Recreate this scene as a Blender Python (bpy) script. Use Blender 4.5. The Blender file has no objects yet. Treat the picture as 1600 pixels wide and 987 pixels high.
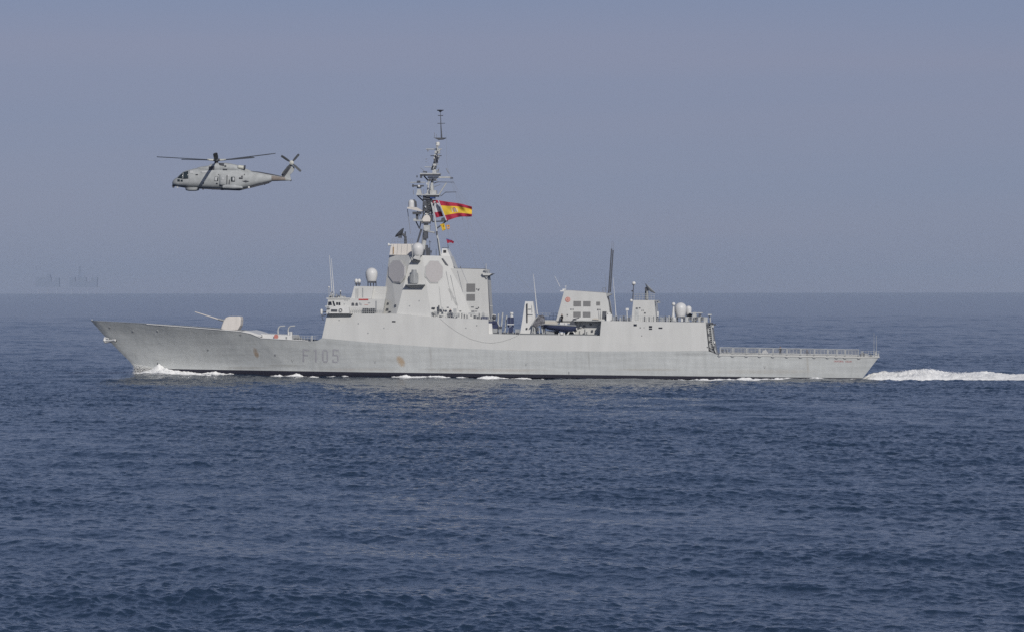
import bpy, bmesh, math, random
import numpy as np
from mathutils import Vector, Matrix, Euler, noise as mnoise
from mathutils.bvhtree import BVHTree
random.seed(7)
R = math.radians
scene = bpy.context.scene

# ------------------------------------------------------------------ camera
CAM_H = 16.2
cam_d = bpy.data.cameras.new('camera')
cam = bpy.data.objects.new('camera', cam_d)
scene.collection.objects.link(cam)
cam_d.sensor_width = 36.0
cam_d.lens = 132.1
cam_d.clip_start = 1.0
cam_d.clip_end = 90000.0
cam.matrix_world = (Matrix.Translation((0, 0, CAM_H)) @
                    Matrix.Rotation(R(90 - 0.388), 4, 'X') @ Matrix.Rotation(R(-0.07), 4, 'Z'))
cam.location = (0, 0, CAM_H)
scene.camera = cam
F = 132.1 * 1600 / 36.0

# ------------------------------------------------------------------ sky
SUN_EL, SUN_AZ = 30.0, 159.0            # azimuth clockwise from +Y (ahead of the camera)
world = bpy.data.worlds.new('World')
scene.world = world
world.use_nodes = True
wt = world.node_tree
wt.nodes.clear()
w_out = wt.nodes.new('ShaderNodeOutputWorld')
w_bg = wt.nodes.new('ShaderNodeBackground')
w_sky = wt.nodes.new('ShaderNodeTexSky')
w_sky.sky_type = 'NISHITA'
w_sky.sun_disc = False
w_sky.sun_elevation = R(SUN_EL)
w_sky.sun_rotation = R(SUN_AZ)
w_sky.altitude = 0
w_sky.air_density = 0.6
w_sky.dust_density = 0.6
w_sky.ozone_density = 4.0
w_bg.inputs['Strength'].default_value = 0.05
# faint high haze layers: soft horizontal bands in the real sky directions
w_co = wt.nodes.new('ShaderNodeTexCoord')
w_map = wt.nodes.new('ShaderNodeMapping')
w_map.inputs['Scale'].default_value = (1.7, 1.7, 44.0)
w_no = wt.nodes.new('ShaderNodeTexNoise')
w_no.inputs['Scale'].default_value = 1.0
w_no.inputs['Detail'].default_value = 3.0
w_ramp = wt.nodes.new('ShaderNodeMapRange')
w_ramp.inputs['From Min'].default_value = 0.3
w_ramp.inputs['From Max'].default_value = 0.7
w_veil = wt.nodes.new('ShaderNodeMix')              # the thin cloud veil, two tones in soft layers
w_veil.data_type = 'RGBA'
w_veil.inputs['A'].default_value = (2.80, 3.28, 4.95, 1)
w_veil.inputs['B'].default_value = (3.52, 3.48, 4.80, 1)
w_sep = wt.nodes.new('ShaderNodeSeparateXYZ')
w_b1 = wt.nodes.new('ShaderNodeMapRange')          # one broad lavender layer about three degrees up
w_b1.interpolation_type = 'SMOOTHSTEP'
w_b1.inputs['From Min'].default_value = 0.026; w_b1.inputs['From Max'].default_value = 0.054
w_b2 = wt.nodes.new('ShaderNodeMapRange')
w_b2.interpolation_type = 'SMOOTHSTEP'
w_b2.inputs['From Min'].default_value = 0.082; w_b2.inputs['From Max'].default_value = 0.060
w_b3 = wt.nodes.new('ShaderNodeMath'); w_b3.operation = 'MULTIPLY'
w_b4 = wt.nodes.new('ShaderNodeMath'); w_b4.operation = 'MULTIPLY_ADD'
w_b4.inputs[1].default_value = 0.45
w_b5 = wt.nodes.new('ShaderNodeMath'); w_b5.operation = 'MULTIPLY'; w_b5.inputs[1].default_value = 0.6
wt.links.new(w_sep.outputs['Z'], w_b1.inputs['Value']); wt.links.new(w_sep.outputs['Z'], w_b2.inputs['Value'])
wt.links.new(w_b1.outputs['Result'], w_b3.inputs[0]); wt.links.new(w_b2.outputs['Result'], w_b3.inputs[1])
w_el = wt.nodes.new('ShaderNodeMapRange')          # the veil thins out overhead
w_el.inputs['From Min'].default_value = 0.05
w_el.inputs['From Max'].default_value = 0.45
w_el.inputs['To Min'].default_value = 0.82
w_el.inputs['To Max'].default_value = 0.15
w_mix = wt.nodes.new('ShaderNodeMix')
w_mix.data_type = 'RGBA'
wt.links.new(w_co.outputs['Generated'], w_map.inputs['Vector'])
wt.links.new(w_map.outputs['Vector'], w_no.inputs['Vector'])
wt.links.new(w_no.outputs['Fac'], w_ramp.inputs['Value'])
wt.links.new(w_ramp.outputs['Result'], w_b5.inputs[0])
wt.links.new(w_b3.outputs[0], w_b4.inputs[0]); wt.links.new(w_b5.outputs[0], w_b4.inputs[2])
wt.links.new(w_b4.outputs[0], w_veil.inputs['Factor'])
wt.links.new(w_co.outputs['Generated'], w_sep.inputs['Vector'])
wt.links.new(w_sep.outputs['Z'], w_el.inputs['Value'])
wt.links.new(w_el.outputs['Result'], w_mix.inputs['Factor'])
wt.links.new(w_sky.outputs['Color'], w_mix.inputs['A'])
wt.links.new(w_veil.outputs['Result'], w_mix.inputs['B'])
wt.links.new(w_mix.outputs['Result'], w_bg.inputs['Color'])
wt.links.new(w_bg.outputs['Background'], w_out.inputs['Surface'])

# ------------------------------------------------------------------ sun
sun_d = bpy.data.lights.new('sun', 'SUN')
sun_d.energy = 2.05
sun_d.angle = R(0.55)
sun_d.color = (1.0, 0.955, 0.88)
sun = bpy.data.objects.new('sun', sun_d)
scene.collection.objects.link(sun)
_a, _e = R(SUN_AZ), R(SUN_EL)
to_sun = Vector((math.sin(_a) * math.cos(_e), math.cos(_a) * math.cos(_e), math.sin(_e)))
sun.rotation_euler = to_sun.to_track_quat('Z', 'Y').to_euler()
sun.location = (0, 0, 200)

scene.view_settings.view_transform = 'Standard'
scene.view_settings.look = 'None'
scene.view_settings.gamma = 1.0
scene.view_settings.use_curve_mapping = False
scene.view_settings.exposure = 0.5
scene.cycles.volume_bounces = 0
scene.cycles.max_bounces = 6
scene.cycles.use_denoising = False
scene.cycles.transparent_max_bounces = 12

# ------------------------------------------------------------------ helpers
def link(o, parent=None):
    scene.collection.objects.link(o)
    if parent is not None:
        o.parent = parent
    return o

def tag(o, label=None, cat=None, group=None, kind=None):
    if label: o['label'] = label
    if cat: o['category'] = cat
    if group: o['group'] = group
    if kind: o['kind'] = kind
    return o

def empty(name, loc=(0, 0, 0), rz=0.0):
    o = bpy.data.objects.new(name, None)
    o.empty_display_size = 1.0
    link(o)
    o.location = loc
    o.rotation_euler = (0, 0, rz)
    return o

def mesh_obj(name, verts, faces, mat, parent=None, smooth=False):
    me = bpy.data.meshes.new(name)
    me.from_pydata([tuple(v) for v in verts], [], faces)
    me.update()
    mats = mat if isinstance(mat, (list, tuple)) else [mat]
    for m in mats:
        me.materials.append(m)
    if smooth:
        me.polygons.foreach_set('use_smooth', [True] * len(me.polygons))
    return link(bpy.data.objects.new(name, me), parent)

def np_mesh(name, verts, quads, mat, parent=None, smooth=True):
    me = bpy.data.meshes.new(name)
    nv, nq = len(verts), len(quads)
    me.vertices.add(nv)
    me.vertices.foreach_set('co', verts.astype(np.float32).ravel())
    me.loops.add(nq * 4)
    me.loops.foreach_set('vertex_index', quads.astype(np.int32).ravel())
    me.polygons.add(nq)
    me.polygons.foreach_set('loop_start', np.arange(0, nq * 4, 4, dtype=np.int32))
    me.polygons.foreach_set('loop_total', np.full(nq, 4, dtype=np.int32))
    me.polygons.foreach_set('use_smooth', np.full(nq, smooth, dtype=bool))
    me.update(calc_edges=True)
    me.validate()
    me.materials.append(mat)
    return link(bpy.data.objects.new(name, me), parent)

def grid_quads(nr, nc):
    i = np.arange(nr - 1)[:, None] * nc + np.arange(nc - 1)[None, :]
    return np.stack([i, i + 1, i + nc + 1, i + nc], -1).reshape(-1, 4)

def material(name, color, rough=0.6, spec=0.5, metal=0.0, var=0.0, vscale=2.0, bump=0.0,
             bscale=8.0, streak=0.0, ior=1.45):
    m = bpy.data.materials.new(name)
    m.use_nodes = True
    nt = m.node_tree
    b = nt.nodes['Principled BSDF']
    b.inputs['Base Color'].default_value = (*color, 1)
    b.inputs['Roughness'].default_value = rough
    b.inputs['Metallic'].default_value = metal
    b.inputs['IOR'].default_value = ior
    b.inputs['Specular IOR Level'].default_value = spec
    co = nt.nodes.new('ShaderNodeTexCoord')
    if var > 0:
        mp = nt.nodes.new('ShaderNodeMapping')
        mp.inputs['Scale'].default_value = (1, 1, 1.0 / (1 + 6 * streak))
        no = nt.nodes.new('ShaderNodeTexNoise')
        no.inputs['Scale'].default_value = vscale
        no.inputs['Detail'].default_value = 6
        no.inputs['Roughness'].default_value = 0.6
        mr = nt.nodes.new('ShaderNodeMapRange')
        mr.inputs['From Min'].default_value = 0.3
        mr.inputs['From Max'].default_value = 0.7
        mr.inputs['To Min'].default_value = 1 - var
        mr.inputs['To Max'].default_value = 1 + var
        mul = nt.nodes.new('ShaderNodeVectorMath')
        mul.operation = 'SCALE'
        mul.inputs[0].default_value = color
        nt.links.new(co.outputs['Object'], mp.inputs['Vector'])
        nt.links.new(mp.outputs['Vector'], no.inputs['Vector'])
        nt.links.new(no.outputs['Fac'], mr.inputs['Value'])
        nt.links.new(mr.outputs['Result'], mul.inputs['Scale'])
        nt.links.new(mul.outputs['Vector'], b.inputs['Base Color'])
    if bump > 0:
        nb = nt.nodes.new('ShaderNodeTexNoise')
        nb.inputs['Scale'].default_value = bscale
        nb.inputs['Detail'].default_value = 4
        bp = nt.nodes.new('ShaderNodeBump')
        bp.inputs['Strength'].default_value = 1.0
        bp.inputs['Distance'].default_value = bump
        nt.links.new(co.outputs['Object'], nb.inputs['Vector'])
        nt.links.new(nb.outputs['Fac'], bp.inputs['Height'])
        nt.links.new(bp.outputs['Normal'], b.inputs['Normal'])
    return m

# ------------------------------------------------------------------ the sea
rng = np.random.default_rng(11)
NW = 150
lam = np.exp(np.linspace(math.log(0.38), math.log(34.0), NW)) * rng.uniform(0.96, 1.04, NW)
k = 2 * np.pi / lam
spread = np.where(lam > 12, 0.40, np.where(lam > 2.2, 0.75, 1.0))
wdir = np.where(lam > 9, R(248), R(216)) + rng.normal(0, 1, NW) * spread        # waves run towards the left of the picture
slope = np.where(lam < 1.6, 0.0370, np.where(lam < 6, 0.0195, np.where(lam < 16, 0.0090, 0.0095)))
slope = slope * rng.uniform(0.6, 1.35, NW) * 1.0
amp = slope / k
ph = rng.uniform(0, 2 * np.pi, NW)
kx, ky = k * np.cos(wdir), k * np.sin(wdir)

def sea_surface(X, Y, dr=None, dc=None):
    """Gerstner sum; returns displaced x, y, z. dr/dc: local sample spacing."""
    X = X.astype(np.float64); Y = Y.astype(np.float64)
    gust = (1 + 0.14 * np.sin(X / 23 + Y / 61 + 1) + 0.14 * np.sin(X / 57 - Y / 34) + 0.16 * np.sin(X / 9.5 + Y / 17 + 2 * np.sin(Y / 40))).astype(np.float32)
    Z = np.zeros(X.shape, np.float32); DX = np.zeros_like(Z); DY = np.zeros_like(Z)
    dr = None if dr is None else dr.astype(np.float32); dc = None if dc is None else dc.astype(np.float32)
    for i in range(NW):
        p = np.mod(kx[i] * X + ky[i] * Y + ph[i], 2 * np.pi).astype(np.float32)
        a = np.float32(amp[i])
        if lam[i] < 5: a = a * gust
        if dr is not None:
            a = a * np.exp(-0.008 * (k[i] * dr) ** 2 - 0.12 * (k[i] * dc) ** 2)
        c, s = np.cos(p), np.sin(p)
        Z += a * c
        DX -= 0.95 * a * (kx[i] / k[i]) * s
        DY -= 0.95 * a * (ky[i] / k[i]) * s
    # the frigate's own pressure wave: water piled up along the forward body, drawn down aft
    lx = X + 5.1
    lat = np.abs(Y - 700.0 + lx * 0.06)
    Z = Z + 0.60 * np.clip(-lx / 60.0, -0.7, 1) * np.exp(-(lat / 22.0) ** 2) * np.clip((120 - np.abs(lx)) / 40, 0, 1)
    Z = Z + 0.16 * np.exp(-(lat / 18.0) ** 2) * np.clip((80 - np.abs(lx)) / 20, 0, 1)
    return X + DX, Y + DY, Z

def build_sea():
    Fp = F * 1024 / 1600
    dips = [np.arange(560, 350, -1 / 2.6), np.arange(350, 220, -1 / 4), np.arange(220, 150, -1 / 6.5), np.arange(150, 110, -1 / 10), np.arange(110, 65, -1 / 14), np.arange(65, 26, -1 / 9), np.arange(26, 8, -1 / 3.0)]
    d = np.concatenate(dips)
    r = CAM_H * Fp / d
    r2 = np.geomspace(r[-1] * 1.03, 22000, 60)
    r = np.concatenate([r, r2])
    dr = np.gradient(r)
    inner = np.arange(-R(8.6), R(8.6), 1.0 / Fp)
    outer = np.geomspace(R(8.7), R(38), 130)
    th = np.concatenate([-outer[::-1], inner, outer])
    dth = np.gradient(th)
    Rr, T = np.meshgrid(r, th, indexing='ij')
    DR = np.repeat(dr[:, None], len(th), 1)
    DC = Rr * dth[None, :]
    X, Y = Rr * np.sin(T), Rr * np.cos(T)
    fade = np.clip(1 - (Rr - 6000) / 8000, 0, 1)
    x, y, z = sea_surface(X, Y, np.minimum(DR, 6), np.minimum(DC, 6))
    z *= fade
    V = np.stack([X + (x - X) * fade, Y + (y - Y) * fade, z], -1).reshape(-1, 3)
    return V, grid_quads(len(r), len(th))[:, ::-1]

def water_material():
    m = bpy.data.materials.new('sea_water')
    m.use_nodes = True
    nt = m.node_tree
    b = nt.nodes['Principled BSDF']
    b.inputs['Base Color'].default_value = (0.017, 0.035, 0.066, 1)
    b.inputs['Roughness'].default_value = 0.12
    b.inputs['IOR'].default_value = 1.333
    b.inputs['Specular IOR Level'].default_value = 0.5
    co = nt.nodes.new('ShaderNodeTexCoord')
    mp = nt.nodes.new('ShaderNodeMapping')
    mp.inputs['Rotation'].default_value = (0, 0, R(25))
    mp.inputs['Scale'].default_value = (1.0, 0.62, 1.0)
    nt.links.new(co.outputs['Object'], mp.inputs['Vector'])
    last = None
    for sc, dist, det in ((1.2, 0.13, 4), (4.5, 0.03, 2)):
        n = nt.nodes.new('ShaderNodeTexNoise')
        n.inputs['Scale'].default_value = sc
        n.inputs['Detail'].default_value = det
        n.inputs['Roughness'].default_value = 0.6
        bp = nt.nodes.new('ShaderNodeBump')
        bp.inputs['Strength'].default_value = 1.0
        bp.inputs['Distance'].default_value = dist
        nt.links.new(mp.outputs['Vector'], n.inputs['Vector'])
        nt.links.new(n.outputs['Fac'], bp.inputs['Height'])
        if last:
            nt.links.new(last.outputs['Normal'], bp.inputs['Normal'])
        last = bp
    nt.links.new(last.outputs['Normal'], b.inputs['Normal'])
    return m

V, Q = build_sea()
sea = np_mesh('sea', V, Q, water_material())
tag(sea, kind='structure')

# ------------------------------------------------------------------ haze
def haze_box(x0, x1, y0, y1, z0, z1, density):
    vs = [(x, y, z) for z in (z0, z1) for y in (y0, y1) for x in (x0, x1)]
    fs = [(0, 2, 3, 1), (4, 5, 7, 6), (0, 1, 5, 4), (2, 6, 7, 3), (0, 4, 6, 2), (1, 3, 7, 5)]
    m = bpy.data.materials.new('haze_air')
    m.use_nodes = True
    nt = m.node_tree
    nt.nodes.clear()
    out = nt.nodes.new('ShaderNodeOutputMaterial')
    pv = nt.nodes.new('ShaderNodeVolumePrincipled')
    pv.inputs['Color'].default_value = (0.68, 0.82, 1.0, 1)
    pv.inputs['Density'].default_value = density
    pv.inputs['Anisotropy'].default_value = 0.0
    nt.links.new(pv.outputs['Volume'], out.inputs['Volume'])
    o = mesh_obj('haze', vs, fs, m)
    tag(o, kind='stuff')
    return o
haze_box(-14500, 14500, -300, 22300, -4, 130, HAZE if 'HAZE' in globals() else 2.1e-5)

# ------------------------------------------------------------------ measuring frame
CAM_M = cam.matrix_world.to_3x3() if False else (Matrix.Rotation(R(90 - 0.388), 3, 'X') @ Matrix.Rotation(R(-0.07), 3, 'Z'))
class Frame:
    """A thing's own axes; P() gives the point in them at lateral offset y that is sighted at (px, py)
    of the 1600 x 987 survey photograph."""
    def __init__(self, loc, rz):
        self.M = Matrix.Translation(loc) @ Matrix.Rotation(rz, 4, 'Z')
        self.I = self.M.inverted()
        self.o = self.I @ Vector((0, 0, CAM_H))
    def ray(self, px, py):
        d = CAM_M @ Vector(((px - 800) / F, (493.5 - py) / F, -1))
        return (self.I.to_3x3() @ d)
    def P(self, px, py, y=0.0):
        d = self.ray(px, py)
        t = (y - self.o.y) / d.y
        return self.o + d * t
    def on(self, px, py, p0, n, lift=0.0):
        d = self.ray(px, py)
        t = (p0 - self.o).dot(n) / d.dot(n)
        return self.o + d * t + n * lift

class MB:
    def __init__(self, fr=None):
        self.v = []; self.f = []; self.fr = fr
    def add(self, vs, fs):
        b = len(self.v)
        self.v += [Vector(p) for p in vs]
        self.f += [tuple(b + i for i in f) for f in fs]
        return self
    def prism(self, poly, y0, y1, tap0=0.0, tap1=None):
        """poly: image points of the near outline; the sides lean inwards by tap (m per m of height)."""
        if tap1 is None: tap1 = tap0
        pts = [self.fr.P(x, y, y0) for x, y in poly]
        zb = min(p.z for p in pts)
        near = [Vector((p.x, y0 + (p.z - zb) * tap0, p.z)) for p in pts]
        far = [Vector((p.x, y1 - (p.z - zb) * tap1, p.z)) for p in pts]
        n = len(pts)
        fs = [tuple(range(n))[::-1], tuple(range(n, 2 * n))]
        fs += [(i, (i + 1) % n, n + (i + 1) % n, n + i) for i in range(n)]
        return self.add(near + far, fs)
    def box(self, x0, y0, x1, y1, a, b, tap=0.0):
        return self.prism([(x0, y1), (x1, y1), (x1, y0), (x0, y0)], a, b, tap)
    def tube(self, pts, r, r2=None, n=8):
        """pts: (px, py, y) image points or Vectors."""
        P = [p if isinstance(p, Vector) else self.fr.P(*p) for p in pts]
        r2 = r if r2 is None else r2
        m = len(P)
        ring = []
        up = None
        for i, p in enumerate(P):
            t = (P[min(i + 1, m - 1)] - P[max(i - 1, 0)]).normalized()
            if up is None:
                up = t.orthogonal().normalized()
            u = (up - t * up.dot(t)).normalized(); up = u
            w = t.cross(u)
            rr = r + (r2 - r) * i / max(1, m - 1)
            ring.append([p + (u * math.cos(2 * math.pi * j / n) + w * math.sin(2 * math.pi * j / n)) * rr for j in range(n)])
        vs = [q for rg in ring for q in rg]
        fs = []
        for i in range(m - 1):
            for j in range(n):
                a = i * n + j; b = i * n + (j + 1) % n
                fs.append((a, b, b + n, a + n))
        fs.append(tuple(range(n))[::-1]); fs.append(tuple(range((m - 1) * n, m * n)))
        return self.add(vs, fs)
    def lathe(self, c, prof, n=20, axis=None):
        """c: base point, prof: (radius, height) along +Z or axis."""
        ax = (axis or Vector((0, 0, 1))).normalized()
        u = ax.orthogonal().normalized(); w = ax.cross(u)
        if axis is None: u, w = Vector((1, 0, 0)), Vector((0, 1, 0))
        vs = []
        for r, h in prof:
            r = max(r, 1e-3)
            vs += [c + ax * h + (u * math.cos(2 * math.pi * j / n) + w * math.sin(2 * math.pi * j / n)) * r for j in range(n)]
        fs = []
        for i in range(len(prof) - 1):
            for j in range(n):
                a = i * n + j; b = i * n + (j + 1) % n
                fs.append((a, b, b + n, a + n))
        fs.append(tuple(range(n))[::-1]); fs.append(tuple(range((len(prof) - 1) * n, len(prof) * n)))
        return self.add(vs, fs)
    def ball(self, c, r, sq=1.0, n=14):
        prof = [(r * math.sin(math.pi * i / 10), -r * sq * math.cos(math.pi * i / 10)) for i in range(11)]
        return self.lathe(c, prof, n)
    def plate(self, pts, thick, n):
        """a flat plate through the points, thickened along -n."""
        k_ = len(pts)
        vs = list(pts) + [p - n * thick for p in pts]
        fs = [tuple(range(k_)), tuple(range(k_, 2 * k_))[::-1]] + [(i, k_ + i, k_ + (i + 1) % k_, (i + 1) % k_) for i in range(k_)]
        return self.add(vs, fs)
    def build(self, name, mat, parent=None, smooth=False, label=None):
        o = mesh_obj(name, self.v, self.f, mat, parent, False)
        bm = bmesh.new(); bm.from_mesh(o.data)
        bmesh.ops.recalc_face_normals(bm, faces=bm.faces)
        bm.to_mesh(o.data); bm.free()
        if smooth:
            o.data.polygons.foreach_set('use_smooth', [len(p.vertices) == 4 for p in o.data.polygons])
            try:
                o.data.set_sharp_from_angle(angle=R(40))
            except Exception:
                pass
        if label: o['label'] = label
        return o

# ------------------------------------------------------------------ materials
M = {}
M['paint'] = material('light_grey_ship_paint', (0.50, 0.505, 0.49), 0.55, 0.3, var=0.05, vscale=0.35, streak=1.0)
M['paint_pale'] = material('pale_cream_paint', (0.60, 0.565, 0.53), 0.6, 0.3, var=0.07, vscale=0.8, streak=1.0)
M['white'] = material('white_paint', (0.64, 0.64, 0.63), 0.45, 0.4, var=0.03)
M['grey'] = material('mid_grey_paint', (0.30, 0.31, 0.32), 0.6, 0.3, var=0.10, vscale=2.0)
M['light_metal'] = material('mast_light_grey_paint', (0.44, 0.45, 0.45), 0.55, 0.3, var=0.15, vscale=1.5)
M['dark_metal'] = material('mast_dark_grey_metal', (0.085, 0.09, 0.105), 0.6, 0.3, var=0.2, vscale=1.5)
M['soot'] = material('black_paint', (0.03, 0.03, 0.035), 0.65, 0.3)
M['glass'] = material('dark_window_glass', (0.02, 0.022, 0.03), 0.15, 0.5)
M['radome'] = material('radome_fibreglass', (0.60, 0.60, 0.60), 0.4, 0.4, var=0.02)
M['array'] = material('radar_face_grey', (0.47, 0.455, 0.46), 0.6, 0.3, var=0.05, vscale=2.5)
M['array_aft'] = material('radar_face_aft_grey', (0.385, 0.37, 0.372), 0.6, 0.3, var=0.05, vscale=2.5)  # aft face: same panel as the forward one, set a darker grey
M['deck'] = material('non_slip_deck_grey', (0.16, 0.17, 0.18), 0.85, 0.2, var=0.12, vscale=1.2)
M['red'] = material('red_paint', (0.45, 0.06, 0.06), 0.6, 0.3, var=0.05)
M['faded_red'] = material('faded_red_paint', (0.50, 0.20, 0.17), 0.6, 0.3, var=0.05)
M['number'] = material('faded_hull_number_grey', (0.365, 0.365, 0.392), 0.6, 0.3, var=0.06, vscale=3.0)
M['net'] = material('safety_net_grey', (0.24, 0.25, 0.27), 0.8, 0.2, var=0.35, vscale=3.0)
M['rope'] = material('pale_rope', (0.43, 0.43, 0.41), 0.8, 0.2)
M['wire'] = material('rigging_wire', (0.24, 0.25, 0.28), 0.6, 0.3)
M['cover'] = material('navy_canvas_cover', (0.045, 0.055, 0.11), 0.8, 0.2, var=0.15, vscale=2.0, bump=0.05, bscale=2.0)
M['tan_cover'] = material('pale_canvas_cover', (0.50, 0.47, 0.42), 0.8, 0.2, var=0.10, vscale=2.0)

def grille_material(name, c0, c1, scale):
    m = material(name, c0, 0.6, 0.3)
    nt = m.node_tree
    b = nt.nodes['Principled BSDF']
    co = nt.nodes.new('ShaderNodeTexCoord')
    w = nt.nodes.new('ShaderNodeTexWave')
    w.wave_type = 'BANDS'; w.bands_direction = 'Z'
    w.inputs['Scale'].default_value = scale
    w.inputs['Distortion'].default_value = 0.0
    mx = nt.nodes.new('ShaderNodeMix'); mx.data_type = 'RGBA'
    mx.inputs['A'].default_value = (*c0, 1); mx.inputs['B'].default_value = (*c1, 1)
    nt.links.new(co.outputs['Object'], w.inputs['Vector'])
    nt.links.new(w.outputs['Fac'], mx.inputs['Factor'])
    nt.links.new(mx.outputs['Result'], b.inputs['Base Color'])
    return m
M['grille'] = grille_material('louvred_grille', (0.12, 0.12, 0.125), (0.24, 0.24, 0.24), 2.2)

# ================================================================== THE FRIGATE
SHIP_LOC, SHIP_RZ = Vector((-5.1, 700.0, 0.0)), R(-4.2)
SF = Frame(SHIP_LOC, SHIP_RZ)
P = SF.P
ship = empty('frigate', SHIP_LOC, SHIP_RZ)
tag(ship, 'long light grey naval frigate with faded F105 on its hull and a tall cluttered mast', 'warship')

def interp(x, pts):
    if x <= pts[0][0]: return pts[0][1]
    for (a, va), (b, vb) in zip(pts, pts[1:]):
        if x <= b:
            return va + (vb - va) * (x - a) / (b - a)
    return pts[-1][1]

EDGE = [(142, 500.6), (200, 504.4), (280, 510), (345, 515.2), (375, 517.6), (392, 521.2), (408, 528), (440, 530),
        (470, 531.8), (487, 533), (497, 531.2), (503, 527.8), (560, 533), (610, 537.2), (700, 543), (800, 547), (900, 548.6),
        (1080, 548), (1102, 547.4), (1110, 549), (1117, 552), (1123, 554.6), (1372, 558.9)]
BT = [(142, 0.0), (150, 0.9), (170, 2.2), (200, 3.7), (260, 5.9), (345, 7.7), (450, 8.85), (560, 9.3), (800, 9.35), (1120, 9.2), (1250, 8.9), (1372, 8.3)]
BW = [(208, 0.0), (230, 0.8), (280, 1.9), (345, 3.6), (450, 6.4), (560, 8.3), (700, 8.85), (800, 8.95), (1100, 8.85), (1250, 8.4), (1345, 7.7)]
REF = [(142, 500.6), (345, 515.2), (440, 522.4), (503, 527.8)] + [e_ for e_ in EDGE if e_[0] > 503]
def stem_x(v): return interp(v, [(0, 142), (0.30, 164), (0.62, 190), (0.83, 208), (1.0, 211), (1.4, 214)])
def stern_x(v): return interp(v, [(0, 1372), (1.0, 1345), (1.4, 1334)])
def water_y(px): return 583.5 + (px - 210) * (594 - 583.5) / 1135
NU, VR = 150, [0, .03, .08, .15, .23, .32, .41, .5, .59, .68, .77, .86, .93, 1.0, 1.12, 1.4]
hull_rows = []
us = sorted(set([((x - 142) / 1230.0) for x, _ in EDGE] + [(i / NU) ** 1.15 for i in range(NU + 1)]))
for u in us:
    tx = 142 + 1230 * u
    ty = interp(tx, EDGE)
    row = []
    for v in VR:
        x = stem_x(v) + u * (stern_x(v) - stem_x(v))
        bt = interp(tx, BT)
        bx = stem_x(1) + u * (stern_x(1) - stem_x(1))
        bw = interp(bx, BW) if u > 0 else 0
        y_img = ty + (water_y(x) - ty) * v
        ry = interp(tx, REF)
        s = min(1.0, max(0.0, 1 - (y_img - ry) / (water_y(x) - ry)))
        flare = 1.0 + 1.1 * max(0, 1 - u / 0.4)
        b = bw + (bt - bw) * s ** flare if v <= 1 else bw * (1 - 0.25 * (v - 1) / 0.4)
        if u == 0: b = 0.0
        y_img = ty + (water_y(x) - ty) * v
        row.append(P(x, y_img, -b))
    hull_rows.append(row)
nr, ncol = len(hull_rows), len(VR)
hv, hf = [], []
for row in hull_rows: hv += row
for row in hull_rows: hv += [Vector((p.x, -p.y, p.z)) for p in row]
off = nr * ncol
for i in range(nr - 1):
    for j in range(ncol - 1):
        a = i * ncol + j
        hf.append((a, a + 1, a + ncol + 1, a + ncol))
        hf.append((off + a, off + a + ncol, off + a + ncol + 1, off + a + 1))
e = (nr - 1) * ncol
for j in range(ncol - 1):
    hf.append((e + j, e + j + 1, off + e + j + 1, off + e + j))

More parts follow.
